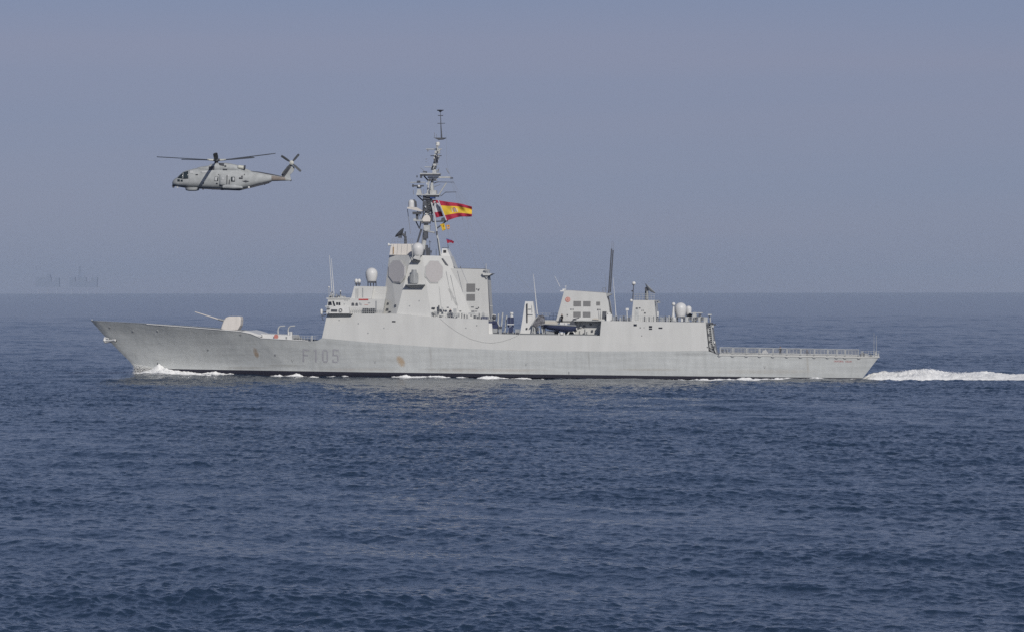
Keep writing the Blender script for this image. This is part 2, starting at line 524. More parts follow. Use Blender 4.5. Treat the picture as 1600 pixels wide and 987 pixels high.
# paint scheme of the hull: grey topsides, black boot stripe, a trace of red below it, two rust runs
def hull_material():
    m = material('frigate_hull_paint', (0.495, 0.51, 0.51), 0.5, 0.35)
    nt = m.node_tree; N = nt.nodes; L = nt.links
    b = N['Principled BSDF']
    co = N.new('ShaderNodeTexCoord')
    def noise(scale, detail, mapping, rough=0.6):
        mp = N.new('ShaderNodeMapping'); mp.inputs['Scale'].default_value = mapping
        n = N.new('ShaderNodeTexNoise'); n.inputs['Scale'].default_value = scale
        n.inputs['Detail'].default_value = detail; n.inputs['Roughness'].default_value = rough
        L.new(co.outputs['Object'], mp.inputs['Vector']); L.new(mp.outputs['Vector'], n.inputs['Vector'])
        return n.outputs['Fac']
    def rng_(val, a, b_, c, d):
        r = N.new('ShaderNodeMapRange')
        for k_, x in zip(('From Min', 'From Max', 'To Min', 'To Max'), (a, b_, c, d)): r.inputs[k_].default_value = x
        L.new(val, r.inputs['Value']); return r.outputs['Result']
    def mth(op, a, b_=None):
        n = N.new('ShaderNodeMath'); n.operation = op
        for i, x in enumerate((a, b_)):
            if x is None: continue
            if isinstance(x, (int, float)): n.inputs[i].default_value = x
            else: L.new(x, n.inputs[i])
        return n.outputs[0]
    def mix(f, a, b_):
        n = N.new('ShaderNodeMix'); n.data_type = 'RGBA'
        L.new(f, n.inputs['Factor'])
        for nm, x in (('A', a), ('B', b_)):
            if isinstance(x, tuple): n.inputs[nm].default_value = (*x, 1)
            else: L.new(x, n.inputs[nm])
        return n.outputs['Result']
    w1 = rng_(noise(1.0, 6, (0.10, 0.2, 1.3)), 0.3, 0.7, 0.90, 1.07)       # horizontal wash marks
    w2 = rng_(noise(1.0, 5, (1.1, 1.1, 0.10)), 0.4, 0.72, 1.02, 0.90)      # vertical runs
    br = N.new('ShaderNodeTexBrick')                                       # plate seams
    mp = N.new('ShaderNodeMapping'); mp.inputs['Rotation'].default_value = (R(90), 0, 0)
    L.new(co.outputs['Object'], mp.inputs['Vector']); L.new(mp.outputs['Vector'], br.inputs['Vector'])
    br.inputs['Scale'].default_value = 1.0
    br.inputs['Brick Width'].default_value = 7.5; br.inputs['Row Height'].default_value = 2.1
    br.inputs['Mortar Size'].default_value = 0.035; br.inputs['Mortar Smooth'].default_value = 0.8
    br.inputs['Color1'].default_value = (1, 1, 1, 1); br.inputs['Color2'].default_value = (0.975, 0.975, 0.975, 1)
    br.inputs['Mortar'].default_value = (0.90, 0.90, 0.90, 1)
    tot = mth('MULTIPLY', w1, w2)
    sc = N.new('ShaderNodeVectorMath'); sc.operation = 'SCALE'
    sc.inputs[0].default_value = (0.495, 0.512, 0.512); L.new(tot, sc.inputs['Scale'])
    mul = N.new('ShaderNodeMix'); mul.data_type = 'RGBA'; mul.blend_type = 'MULTIPLY'; mul.inputs['Factor'].default_value = 1
    L.new(sc.outputs['Vector'], mul.inputs['A']); L.new(br.outputs['Color'], mul.inputs['B'])
    col = mul.outputs['Result']
    sep = N.new('ShaderNodeSeparateXYZ'); L.new(co.outputs['Object'], sep.inputs['Vector'])
    # rust runs
    rn = rng_(noise(1.4, 5, (1, 1, 0.5)), 0.3, 0.6, 0.35, 1.0)
    for (rx, ry, w, h, col_, st) in ((397, 551, 0.55, 1.1, (0.26, 0.15, 0.06), .85), (626, 564, 0.85, 1.15, (0.36, 0.21, 0.07), .85),
                                (560, 577, 9.0, 0.35, (0.36, 0.30, 0.24), 0.25), (760, 578, 14.0, 0.4, (0.38, 0.30, 0.24), 0.30),
                                (1190, 580, 12.0, 0.5, (0.38, 0.33, 0.27), 0.25), (440, 571, 5.0, 0.25, (0.28, 0.28, 0.26), 0.5), (920, 556, .25, 3.0, (0.28, 0.28, 0.27), 0.45), (673, 560, .22, 2.6, (0.3, 0.28, 0.26), 0.35), (1010, 577, 8, .3, (0.30, 0.27, 0.22), 0.35), (1085, 553, 4.5, .35, (0.27, 0.28, 0.28), 0.45), (1262, 570, .25, 2.4, (0.32, 0.29, 0.25), 0.4), (700, 576, 7, .3, (0.25, 0.25, 0.24), 0.4), (380, 575, 6, .3, (0.28, 0.27, 0.24), 0.4)):
        c = P(rx, ry, -9)
        dx = mth('MULTIPLY', mth('SUBTRACT', sep.outputs['X'], c.x), 1 / w)
        dz = mth('MULTIPLY', mth('SUBTRACT', sep.outputs['Z'], c.z), 1 / h)
        sk = mth('ADD', dx, mth('MULTIPLY', dz, 0.45)) if w < 2 else dx
        r2 = mth('ADD', mth('MULTIPLY', sk, sk), mth('MULTIPLY', dz, dz))
        f = mth('MULTIPLY', rng_(r2, 0.15, 1.0, st, 0.0), rn)
        col = mix(f, col, col_)
    # boot stripe
    p0, p1 = P(280, 577.3, -9), P(1340, 590.3, -9)
    sl = (p1.z - p0.z) / (p1.x - p0.x)
    line = mth('SUBTRACT', sep.outputs['Z'], mth('ADD', mth('MULTIPLY', sep.outputs['X'], sl), p0.z - sl * p0.x))
    col = mix(rng_(line, -0.04, 0.04, 1, 0), col, (0.022, 0.022, 0.035))
    col = mix(rng_(line, -1.75, -1.55, 1, 0), col, (0.10, 0.03, 0.035))
    L.new(col, b.inputs['Base Color'])
    bp = N.new('ShaderNodeBump'); bp.inputs['Strength'].default_value = 1; bp.inputs['Distance'].default_value = 0.05
    L.new(noise(0.9, 3, (0.8, 1, 1)), bp.inputs['Height']); L.new(bp.outputs['Normal'], b.inputs['Normal'])
    return m
HULL_M = hull_material()
hull = mesh_obj('hull', hv, hf, HULL_M, ship, False)
hull.data.polygons.foreach_set('use_smooth', [True] * len(hull.data.polygons))
hull.data.set_sharp_from_angle(angle=R(35))
HB = BVHTree.FromPolygons([tuple(v) for v in hv], [tuple(f) for f in hf])
def on_hull(px, py, lift=0.03):
    d = SF.ray(px, py).normalized()
    loc, n, _, _ = HB.ray_cast(SF.o, d)
    if loc is None: loc = P(px, py, -9); n = Vector((0, -1, 0))
    if n.dot(d) > 0: n = -n
    return loc + n * lift, n

# decks (weather deck over the hull)
dk = MB(SF)
for i in range(nr - 1):
    a, b = hull_rows[i][0], hull_rows[i + 1][0]
    z = Vector((0, 0, 0.02))
    dk.add([a - z, b - z, Vector((b.x, -b.y, b.z)) - z, Vector((a.x, -a.y, a.z)) - z], [(0, 1, 2, 3)])
dk.build('weather_deck', M['deck'], ship)
# pale gunwale line from the forecastle aft
g = MB(SF)
for sgn in (1,):
    pts = [r_[0] for r_ in hull_rows if 225 < 142 + 1230 * us[hull_rows.index(r_)] < 486]
    g.tube([Vector((p.x, p.y * sgn, p.z + 0.03)) for p in pts], 0.085, n=6)
g.build('gunwale', M['white'], ship)

# upper hull and deckhouse sides flush with the shell: columns (bottom px, py, top px, py)
TUM = math.tan(R(8.5))
def flush(name, cols, mat, xb=None):
    near, nt_ = [], []
    for (bx, by, tx, ty) in cols:
        b = interp(bx, BT)
        pb = P(bx, by, -b)
        zt = P(tx, ty, -b).z
        pt = P(tx, ty, -(b - (zt - pb.z) * TUM))
        near.append(pb); nt_.append(pt)
    m_ = MB(SF); n = len(cols)
    mir = lambda p: Vector((p.x, -p.y, p.z))
    vs = near + nt_ + [mir(p) for p in nt_] + [mir(p) for p in near]
    fs = []
    for i in range(n - 1):
        for r_ in range(3):
            a = r_ * n + i
            fs.append((a, a + 1, a + n + 1, a + n))
    fs.append((0, n, 2 * n, 3 * n)); fs.append((n - 1, 2 * n - 1, 3 * n - 1, 4 * n - 1))
    m_.add(vs, fs)
    o = m_.build(name, mat, ship)
    return o, near, nt_
def edge_y(x): return interp(x, EDGE)
SUP_M = None
def plating_material(name, base, brickw=3.2, rowh=1.3, amt=0.955):
    m = material(name, base, 0.55, 0.3, var=0.06, vscale=0.5, streak=1.5)
    nt = m.node_tree; N = nt.nodes; L = nt.links
    b = N['Principled BSDF']
    src = b.inputs['Base Color'].links[0].from_socket
    co = N.new('ShaderNodeTexCoord')
    mp = N.new('ShaderNodeMapping'); mp.inputs['Rotation'].default_value = (R(90), 0, 0)
    br = N.new('ShaderNodeTexBrick')
    br.inputs['Scale'].default_value = 1.0
    br.inputs['Brick Width'].default_value = brickw; br.inputs['Row Height'].default_value = rowh
    br.inputs['Mortar Size'].default_value = 0.03; br.inputs['Mortar Smooth'].default_value = 0.9
    br.inputs['Color1'].default_value = (1, 1, 1, 1); br.inputs['Color2'].default_value = (0.98, 0.98, 0.985, 1)
    br.inputs['Mortar'].default_value = (amt, amt, amt, 1)
    L.new(co.outputs['Object'], mp.inputs['Vector']); L.new(mp.outputs['Vector'], br.inputs['Vector'])
    mul = N.new('ShaderNodeMix'); mul.data_type = 'RGBA'; mul.blend_type = 'MULTIPLY'; mul.inputs['Factor'].default_value = 1
    L.new(src, mul.inputs['A']); L.new(br.outputs['Color'], mul.inputs['B'])
    L.new(mul.outputs['Result'], b.inputs['Base Color'])
    return m
SUP_M = plating_material('superstructure_plating', (0.525, 0.527, 0.515))
M['paint'] = SUP_M
cols = [(503, 527.8, 511, 490)] + [(x, edge_y(x), x, interp(x, [(512, 490), (620, 490), (673, 495), (764, 499.2)])) for x in
        (512, 530, 560, 590, 620, 645, 673, 700, 730, 763)]
sup, nb, ntop = flush('forward_superstructure', cols, SUP_M)
cols = [(763, edge_y(763), 763, 521)] + [(x, edge_y(x), x, interp(x, [(763, 521), (812, 522.6), (935, 524)])) for x in (790, 812, 850, 890)] + [(935, edge_y(935), 937.2, 524)]
flush('waist_bulwark', cols, SUP_M)
cols = [(935, edge_y(935), 939.5, 501)] + [(x, edge_y(x), x, interp(x, [(940, 501), (1103, 503.6)])) for x in (945, 970, 1000, 1030, 1060, 1085)] + \
       [(1102, 547.4, 1101, 503.6), (1107, 548.2, 1102.5, 503.8)]
hangar, hb_, ht_ = flush('helicopter_hangar', cols, SUP_M)
sp0, sp1 = nb[5], ntop[5]
SIDE_N = Vector((0, -math.cos(math.atan(TUM)), math.sin(math.atan(TUM))))
def side(px, py, lift=0.04):
    """point on the flush deckhouse side"""
    b = interp(px, BT)
    return SF.on(px, py, P(px, edge_y(px), -b), SIDE_N, lift)
def side_plate(name, mat, rects, thick=0.05, lift=0.05):
    for (x0, y0, x1, y1) in rects:
        m_ = MB(SF)
        m_.plate([side(x0, y0, lift), side(x1, y0, lift), side(x1, y1, lift), side(x0, y1, lift)], thick, SIDE_N)
        m_.build(name, mat, ship)
side_plate('side_opening', M['glass'], [(990, 506, 995, 509.2), (1014, 508.8, 1019, 511.6), (1014, 512.6, 1019, 514.6), (1029, 511, 1035, 513.2), (612.5, 501, 618, 503)])
side_plate('scuttle', M['dark_metal'], [(999.5, 511, 1001.5, 512.2), (1005.8, 511, 1007, 512), (1002.3, 523.5, 1003.4, 524.8), (1104.5, 541, 1106, 543)])

# hull number F105
def strokes(name, lines, w, mat, depth=0.02):
    m_ = MB(SF)
    for (x0, y0, x1, y1) in lines:
        dx, dy = x1 - x0, y1 - y0
        l = math.hypot(dx, dy); nx, ny = -dy / l * w / 2, dx / l * w / 2
        n_ = max(1, int(l / 5))
        for q in range(n_):
            a, b = q / n_, (q + 1) / n_
            c4 = [(x0 + dx * a + nx, y0 + dy * a + ny), (x0 + dx * b + nx, y0 + dy * b + ny), (x0 + dx * b - nx, y0 + dy * b - ny), (x0 + dx * a - nx, y0 + dy * a - ny)]
            hp = [on_hull(x, y, 0.03) for x, y in c4]
            m_.plate([h[0] for h in hp], depth, hp[0][1])
    return m_.build(name, mat, ship)
strokes('hull_number', [(474.2, 544.5, 474.2, 564.8), (474, 545.8, 483.5, 546.6), (474, 554, 481.5, 554.6)], 2.4, M['number'])
strokes('hull_number', [(493.6, 545, 493.6, 565.2), (490.6, 547.6, 493.6, 546)], 2.4, M['number'])
strokes('hull_number', [(504.6, 547.5, 504.6, 563), (511.6, 548, 511.6, 563.4), (505, 546.6, 511.2, 546.9), (505, 564.2, 511.2, 564.6)], 2.4, M['number'])
strokes('hull_number', [(521.3, 546, 529.3, 546.5), (521, 545.2, 520.8, 555.6), (520.8, 554.4, 527.2, 554.2), (527.6, 554.4, 528.4, 563.4), (520, 564.8, 527.6, 565.2), (520.4, 561, 520.4, 565)], 2.4, M['number'])
# draught and bulkhead marks
for (x, y) in ((457, 563), (586, 565), (822, 569), (1195, 573)):
    strokes('tug_mark', [(x - 1.6, y - 2.2, x, y + 2.2), (x + 1.6, y - 2.2, x, y + 2.2)], 0.6, M['grey'])
strokes('draught_mark', [(246, 566, 246.6, 571)], 1.0, M['dark_metal'])
strokes('draught_mark', [(889, 580, 889, 584)], 0.9, M['dark_metal'])

# name on the quarter, in red letters
def letters(name, text, x0, x1, yc, h_px, mat, parent):
    cu = bpy.data.curves.new('lettering', 'FONT')
    cu.body = text; cu.size = 1.0; cu.space_character = 1.15
    to = bpy.data.objects.new('lettering', cu); scene.collection.objects.link(to)
    dg = bpy.context.evaluated_depsgraph_get()
    me = bpy.data.meshes.new_from_object(to.evaluated_get(dg))
    bpy.data.objects.remove(to)
    xs = [v.co.x for v in me.vertices]; ys = [v.co.y for v in me.vertices]
    X0, X1, Y0, Y1 = min(xs), max(xs), min(ys), max(ys)
    for v in me.vertices:
        px = x0 + (v.co.x - X0) / (X1 - X0) * (x1 - x0)
        py = yc + h_px / 2 - (v.co.y - Y0) / (Y1 - Y0) * h_px
        v.co = on_hull(px, py, 0.035)[0]
    me.materials.clear(); me.materials.append(mat)
    o = link(bpy.data.objects.new(name, me), parent)
    return o
letters('ship_name', 'CRISTOBAL', 1303, 1318, 563.8, 2.4, M['red'], ship)
letters('ship_name', 'COLON', 1321, 1330.5, 564.1, 2.4, M['red'], ship)

# anchor and bow fittings
an = MB(SF)
an.tube([(163.5, 531.5, -0.9), (170, 532.2, -1.4), (180, 531.0, -2.4)], 0.22, n=8)
an.tube([(164.0, 527.5, -0.9), (163.0, 531.5, -1.1), (165.0, 534.5, -0.8)], 0.26, n=8)
an.tube([(163.5, 527.6, -0.9), (170, 529.0, -1.5)], 0.2, 0.1, n=8)
an.tube([(165, 534.3, -0.9), (173, 533.8, -1.6)], 0.2, 0.1, n=8)
anch = an.build('anchor', M['white'], ship, True)
a2 = MB(SF); c, n = on_hull(180, 531.5, 0.0)
a2.lathe(c - n * 0.2, [(0.30, 0), (0.34, 0.2), (0.2, 0.22)], 14, n)
a2.build('hawse_pipe', M['dark_metal'], ship, True)
for (x, y) in ((171.5, 511.5), (246, 516.5), (207.5, 517), (430, 554), (325, 546), (376, 522.5)):
    c, n = on_hull(x, y, 0.0)
    MB(SF).lathe(c, [(0.20, 0), (0.20, 0.06), (0.11, 0.07)], 12, n).build('fairlead', M['grey'] if x != 246 else M['light_metal'], ship, True)
# jackstaff stub and bow chock
MB(SF).tube([(143.5, 500.6, 0), (144, 498.5, 0)], 0.12, 0.06).build('bow_chock', M['light_metal'], ship)

# ---- main gun
gun = [(344.5, 514), (346.5, 507), (349, 500.5), (352, 496), (357, 494.3), (375.3, 494.2), (376.2, 499), (375.4, 508), (371, 516.2), (352, 516.2)]
gm = MB(SF).prism(gun, -1.9, 1.9, 0.12)
gt = gm.build('gun_turret', M['paint_pale'], ship, False)
bv = gt.modifiers.new('bevel', 'BEVEL'); bv.width = 0.22; bv.segments = 3; bv.limit_method = 'ANGLE'
MB(SF).tube([(351, 501, 0), (340.5, 498.3, 0)], 0.22, 0.17, 10).build('barrel_sleeve', M['grey'], gt, True)
MB(SF).tube([(346, 500.2, 0), (304.5, 487.2, 0)], 0.13, 0.085, 10).build('gun_barrel', M['paint_pale'], gt, True)
MB(SF).lathe(P(361, 517.6, 0), [(2.1, 0), (2.1, 0.28)], 24).build('gun_ring', M['grey'], gt)

# ---- breakwater, missile deck and fittings between the gun and the bridge
MB(SF).prism([(376, 517.4), (384, 516.4), (392, 518.2), (402, 521.4), (408, 522.8), (408, 526), (398, 523.2), (386, 519.0)], -7.2, 7.2).build('breakwater', M['white'], ship)
MB(SF).prism([(404, 528), (408, 521.3), (456, 523.6), (456.5, 530.8)], -5.2, 5.2, 0.05).build('missile_deck', M['white'], ship)
for i in range(9):
    x = 410 + i * 5.0
    MB(SF).box(x, 522.2 - 1.2 + i * .25, x + 4.0, 523.0 + i * .25, -4.6, -2.4).build('launcher_hatch', M['light_metal'], ship)
for x0, x1 in ((434.6, 445.5), (450.5, 461.0)):
    MB(SF).tube([(x0, 523.5, -2.5), (x0 - 0.3, 516, -2.5), (x0 + 0.6, 511.8, -2.5), (x0 + 3.2, 509.4, -2.5), (x1, 508.9, -2.5)], 0.14, 0.11, 8).build('goose_neck_vent', M['light_metal'], ship, True)
MB(SF).box(450, 517.8, 452.2, 523.8, -4.6, -3.6).box(453.6, 517.8, 456, 523.8, -4.6, -3.6).build('vent_box', M['white'], ship)
MB(SF).lathe(P(431.5, 525.4, -5.6), [(0.42, 0), (0.42, 0.12)], 14, Vector((0, -1, 0))).build('hose_reel', M['faded_red'], ship)
for (x, h) in ((446, 5.5), (459, 4.5), (461.5, 6), (464, 5), (467, 6.2), (469.5, 4.2), (457, 4)):
    MB(SF).box(x, 531.3 - h, x + 1.5, 531.4, -7.4, -6.6).build('deck_locker', M['grey'], ship)
rl = MB(SF)
for x in (459, 463, 467.5, 471.5, 475.5, 481, 485.5, 488, 492):
    yb = interp(x, EDGE) + 0.3
    rl.tube([(x, yb, -8.4), (x, yb - 8.2, -8.4)], 0.035, n=5)
for k_ in (8.0, 5.0):
    rl.tube([(459, 531.4 - k_, -8.4), (475, 532.5 - k_, -8.4), (487, 533.2 - k_, -8.4), (497, 532 - k_, -8.4)], 0.025, n=5)
rl.build('guard_rail', M['light_metal'], ship)
MB(SF).tube([(487.5, 533, -7.2), (487.5, 524, -7.2)], 0.14, 0.10).build('bollard_post', M['white'], ship)

# ---- bridge
br_ = MB(SF)
br_.prism([(509.5, 490.2), (512.5, 466), (545, 466.2), (601.5, 467.6), (597.5, 490.2)], -7.4, 7.4, 0.10)
bridge = br_.build('bridge_house', M['paint'], ship)
MB(SF).box(510.0, 465.3, 547, 467.2, -7.3, 7.3).build('bridge_roof', M['paint'], bridge)
def wall_plate(name, mat, rects, y, parent, thick=0.06, tap=0.10, zb_py=490.2):
    for poly in rects:
        if len(poly) == 4 and not isinstance(poly[0], tuple):
            x0, y0, x1, y1 = poly; poly = [(x0, y0), (x1, y0), (x1, y1), (x0, y1)]
        zb = P(0, zb_py, y).z
        pts = []
        for (px, py) in poly:
            q = P(px, py, y); q = P(px, py, y + (q.z - zb) * tap)
            pts.append(Vector((q.x, q.y - 0.05, q.z)))
        MB(SF).plate(pts, thick, Vector((0, -1, 0))).build(name, mat, parent)
wall_plate('bridge_window', M['glass'], [[(513, 471.6), (517.6, 471.2), (518.6, 476.8), (512.6, 477)], [(519.4, 470.5), (521.6, 470.6), (524.2, 478.2), (521.4, 478)],
                                         (525.4, 472.4, 528.2, 476.6), (529, 472.4, 531.8, 477)], -7.4, bridge)
wall_plate('bridge_door', M['dark_metal'], [[(549.5, 473.5), (552, 472.8), (553.4, 474.6), (553.6, 477.8), (549.2, 477.8)], [(555.5, 474.5), (557.5, 472.8), (559, 474), (559.4, 478), (555.2, 477.8)]], -7.4, bridge)
wall_plate('bracket', M['grey'], [(561.5, 472.4, 563, 476.2), (563.4, 474, 565, 477), (575.0, 472.6, 578.4, 473.8), (537.4, 474.4, 539.2, 475.6), (538.4, 468.6, 540, 469.8), (541.6, 468.8, 543.2, 470)], -7.4, bridge)
wall_plate('red_strip', M['red'], [(560.5, 467.0, 575.5, 469.0)], -7.45, bridge)
wall_plate('duct', M['grey'], [(586.6, 470.2, 588.8, 488.6)], -7.4, bridge)
wall_plate('faded_marking', M['faded_red'], [(569.5, 476.0, 575.5, 476.5)], -7.4, bridge)
for x in (566.8, 569.6, 572.4, 575.2, 578.4, 581.4, 584.2):
    MB(SF).box(x, 481.4 + (0.8 if x == 575.2 else 0), x + 2.0, 487.6, -8.0, -7.2).build('canister', M['dark_metal'], bridge)
rl = MB(SF)
for x in [546 + 3.3 * i for i in range(17)]:
    rl.tube([(x, 490, -8.0), (x, 481.6, -8.0)], 0.028, n=5)
for yy in (481.6, 484.4, 487.2):
    rl.tube([(546, yy, -8.0), (600, yy, -8.0)], 0.022, n=5)
rl.build('guard_rail', M['light_metal'], bridge)
def soffit(name, x0, x1, yt, x2, x3, yb, yo, yi, yback, parent):
    """tray whose outer side slopes inwards and down"""
    a, b, c, d = P(x0, yt, yo), P(x1, yt, yo), P(x3, yb, yi), P(x2, yb, yi)
    sb = lambda p: Vector((p.x, yback, p.z))
    MB(SF).add([a, b, c, d, sb(a), sb(b), sb(c), sb(d)], [(0, 1, 2, 3), (4, 5, 6, 7), (0, 4, 5, 1), (3, 2, 6, 7), (0, 3, 7, 4), (1, 5, 6, 2)]).build(name, M['grey'], parent)
# bridge wing with its tray-shaped underside
w = MB(SF)
w.prism([(514, 489.6), (516.5, 481.5), (519, 479.3), (545, 479.8), (545.6, 489.6)], -9.4, -7.0)
wing = w.build('bridge_wing', M['white'], bridge)
soffit('wing_soffit', 510.5, 550.5, 490.2, 517, 544, 495.0, -9.6, -8.6, -7.2, wing)
fr_ = MB(SF)
fr_.plate([P(517.4, 483.2, -9.46), P(526.8, 483.4, -9.46), P(526.8, 487.2, -9.46), P(517.0, 487.0, -9.46)], 0.05, Vector((0, -1, 0)))
fr_.build('name_board', M['dark_metal'], wing)
c = P(532.2, 484.8, -9.42)
MB(SF).lathe(c, [(0.50, 0), (0.50, 0.05)], 8, Vector((0, -1, 0))).build('lifebuoy_board', M['white'], wing)
t_ = MB(SF)
ring = [c + Vector((math.cos(a) * 0.27, -0.12, math.sin(a) * 0.27)) for a in [2 * math.pi * i / 16 for i in range(17)]]
t_.tube(ring, 0.065, n=6).build('lifebuoy', M['dark_metal'], wing, True)
MB(SF).box(508, 477.6, 514.5, 479.6, -7.6, 7.6).box(509.5, 480.8, 515.5, 482.0, -7.7, 7.7).build('bridge_front_ledge', M['light_metal'], bridge)
MB(SF).lathe(P(502.3, 491.2, -6.5), [(0.12, 0), (0.22, .1), (0.25, 0.85), (0.15, 1.0)], 12).build('floodlight', M['white'], bridge, True)
MB(SF).tube([(502.3, 488, -6.5), (512, 487, -6.5)], 0.07).tube([(502.5, 491, -6.5), (503.5, 497, -6.5), (505.5, 500.5, -6.5)], 0.06).tube([(503.5, 493, -6.5), (509, 492, -6.5)], 0.1).build('floodlight_arm', M['dark_metal'], bridge)
# bridge roof clutter
random.seed(3)
for (x, y0, w_) in ((514.0, 462, 2.2), (517.2, 460.5, 1.4), (520, 458.5, 1.2), (523.5, 463.2, 2.6), (528, 462.2, 1.6), (531, 460, 1.5), (533, 463, 3), (516, 457, .8), (525, 459.5, .8)):
    MB(SF).box(x, y0, x + w_, 465.6, -6.5, -5.6).build('roof_fitting', M['light_metal'], bridge)
for (x, y0, y1, w_) in ((515.2, 462.8, 464.4, 2.4), (522.8, 463.6, 465.0, 4.4), (531.2, 456.4, 460, 1.0), (518.4, 455.8, 458, 1), (527.6, 461, 463, 1.2)):
    MB(SF).box(x, y0, x + w_, y1, -6.9, -6.4).build('roof_lamp', M['dark_metal'], bridge)
MB(SF).prism([(529, 465.6), (531, 462.6), (535.5, 462.8), (537, 465.6)], -6.2, -2).build('roof_hatch', M['paint'], bridge)
for (x, y0, y1, yl) in ((514, 465, 448.8, -6.9), (532, 462, 455, -6.6)):
    pl_ = MB(SF).tube([(x, y0, yl), (x, y1, yl)], 0.045, n=5).build('light_pole', M['light_metal'], bridge)
    MB(SF).ball(P(x, y1, yl), 0.16).build('pole_lamp', M['white'], pl_)
for (a, b) in (((519, 462, -5), (514.6, 399, -5)), ((522, 462, -3), (517.5, 404, -3))):
    MB(SF).tube([a, b], 0.085, 0.035, 6).build('whip_antenna', M['white'], bridge, True)
# deckhouse above the bridge, with domes
up = MB(SF).prism([(548.5, 466.4), (553.4, 447.2), (583.6, 447.6), (580.2, 466.8)], -5.4, 5.4, 0.06).build('upper_deckhouse', M['paint'], ship)
wall_plate('duct', M['grey'], [(566.0, 450, 567.6, 465)], -5.4, up, tap=0.06, zb_py=466.4)
lad = MB(SF)
for i in range(8):
    lad.tube([(556.5, 451 + 2 * i, -5.5), (560, 451 + 2 * i, -5.5)], 0.02, n=4)
lad.tube([(556.5, 450, -5.5), (556, 466, -5.5)], 0.02, n=4).tube([(560, 450, -5.5), (559.5, 466, -5.5)], 0.02, n=4)
lad.build('ladder', M['light_metal'], up)
st = MB(SF)
for dx in (-6, -2, 2.5, 6.5):
    st.tube([(581 + dx, 447.6, -3 + abs(dx) * .1), (581 + dx * 1.0, 439, -3)], 0.09, n=6)
st.box(576, 439.4, 586, 442.5, -4, -2)
st.build('dome_stand', M['dark_metal'], up)
def dome(name, px, py_top, py_bot, r_px, y, parent, cut=0.72, mat=None):
    """egg shaped radome tapering to its base"""
    top, bot = P(px, py_top, y), P(px, py_bot, y)
    H = top.z - bot.z; r = r_px * 0.1193
    prof = [(r * cut, 0), (r * cut * 1.03, 0.02 * H)]
    hz = H - r * 0.95
    for i in range(1, 5):
        s = i / 4; prof.append((r * (cut + (1 - cut) * math.sin(s * math.pi / 2)), hz * s))
    for i in range(1, 9):
        a = i / 8 * math.pi / 2
        prof.append((r * math.cos(a), hz + r * 0.95 * math.sin(a)))
    o = MB(SF).lathe(bot, prof, 28).build(name, mat or M['radome'], parent, True)
    return o
dome('radome', 580.5, 418.4, 440, 9.6, -3, ship)
for x in (556.6, 561.2):
    MB(SF).ball(P(x, 439.2, -4), 0.34, 1.25).build('small_radome', M['white'], up, True)
MB(SF).box(554.5, 443, 563, 445, -4.4, -3.6).tube([(557, 447.5, -4), (557, 442, -4)], 0.1).tube([(561, 447.5, -4), (561, 442, -4)], 0.1).build('radome_bracket', M['dark_metal'], up)

# ---- the array tower
def loop(cs): return [P(x, y, l) for (x, y, l) in cs]
Tt = loop([(608.2, 398.8, -2.6), (642.5, 399, -5.7), (660, 399.3, -5.7), (703.5, 400.2, -3.4)])
Tb = loop([(596.8, 491, -5.0), (619.6, 491, -7.75), (674, 496, -7.75), (738, 498, -4.7)])
mir = lambda p: Vector((p.x, -p.y, p.z))
tv = Tt + [mir(p) for p in reversed(Tt)] + Tb + [mir(p) for p in reversed(Tb)]
tf = [tuple(range(8)), tuple(range(15, 7, -1))] + [(i, 8 + i, 8 + (i + 1) % 8, (i + 1) % 8) for i in range(8)]
tower = MB(SF).add(tv, tf).build('array_tower', M['paint'], ship)
# block in front of the tower foot
MB(SF).prism([(580.6, 467.2), (584.2, 447.6), (604, 448), (602, 467.4)], -4.6, 4.6).build('tower_annex', M['paint'], ship)
def face(i):
    p0 = Tb[i]; n = (Tb[i + 1] - Tb[i]).cross(Tt[i] - Tb[i]).normalized()
    if n.y > 0: n = -n
    return p0, n
def octagon(cx, cy, hw, hh, ch, p0, n, lift):
    pts = [(-hw, -hh * (1 - ch)), (-hw * (1 - ch), -hh), (hw * (1 - ch), -hh), (hw, -hh * (1 - ch)), (hw, hh * (1 - ch)), (hw * (1 - ch), hh), (-hw * (1 - ch), hh), (-hw, hh * (1 - ch))]
    return [SF.on(cx + a, cy + b, p0, n, lift) for a, b in pts]
for (i, cx, cy, hw, hh) in ((0, 620.6, 424.3, 12.6, 16.8), (2, 678.0, 425, 13.4, 17.0)):
    p0, n = face(i)
    fo = MB(SF).plate(octagon(cx, cy, hw + 1.0, hh + 1.0, 0.56, p0, n, 0.10), 0.12, n).build('array_frame', M['light_metal'] if i else M['paint'], ship)
    MB(SF).plate(octagon(cx, cy, hw - 0.3, hh - 0.3, 0.56, p0, n, 0.20), 0.12, n).build('array_face', M['array_aft'] if i else M['array'], fo)
p0, n = face(2)
MB(SF).plate([SF.on(690, 404, p0, n, 0.1), SF.on(692, 404, p0, n, 0.1), SF.on(700.5, 415.4, p0, n, 0.1), SF.on(696, 413.4, p0, n, 0.1)], 0.1, n).build('recess_panel', M['dark_metal'], tower)
p0, n = face(0)
for (x, y, w_, h) in ((600, 449, 4, 1.2), (597.5, 453.5, 3, 1.2), (606, 473, 1.6, 3), (604.5, 482, 2.5, 3), (617.6, 476, 1.6, 3.4), (608, 486.5, 3, 1.4)):
    MB(SF).plate([SF.on(x, y, p0, n, .2), SF.on(x + w_, y, p0, n, .2), SF.on(x + w_, y + h, p0, n, .2), SF.on(x, y + h, p0, n, .2)], .2, n).build('tower_fitting', M['dark_metal'], tower)
p0, n = face(2)
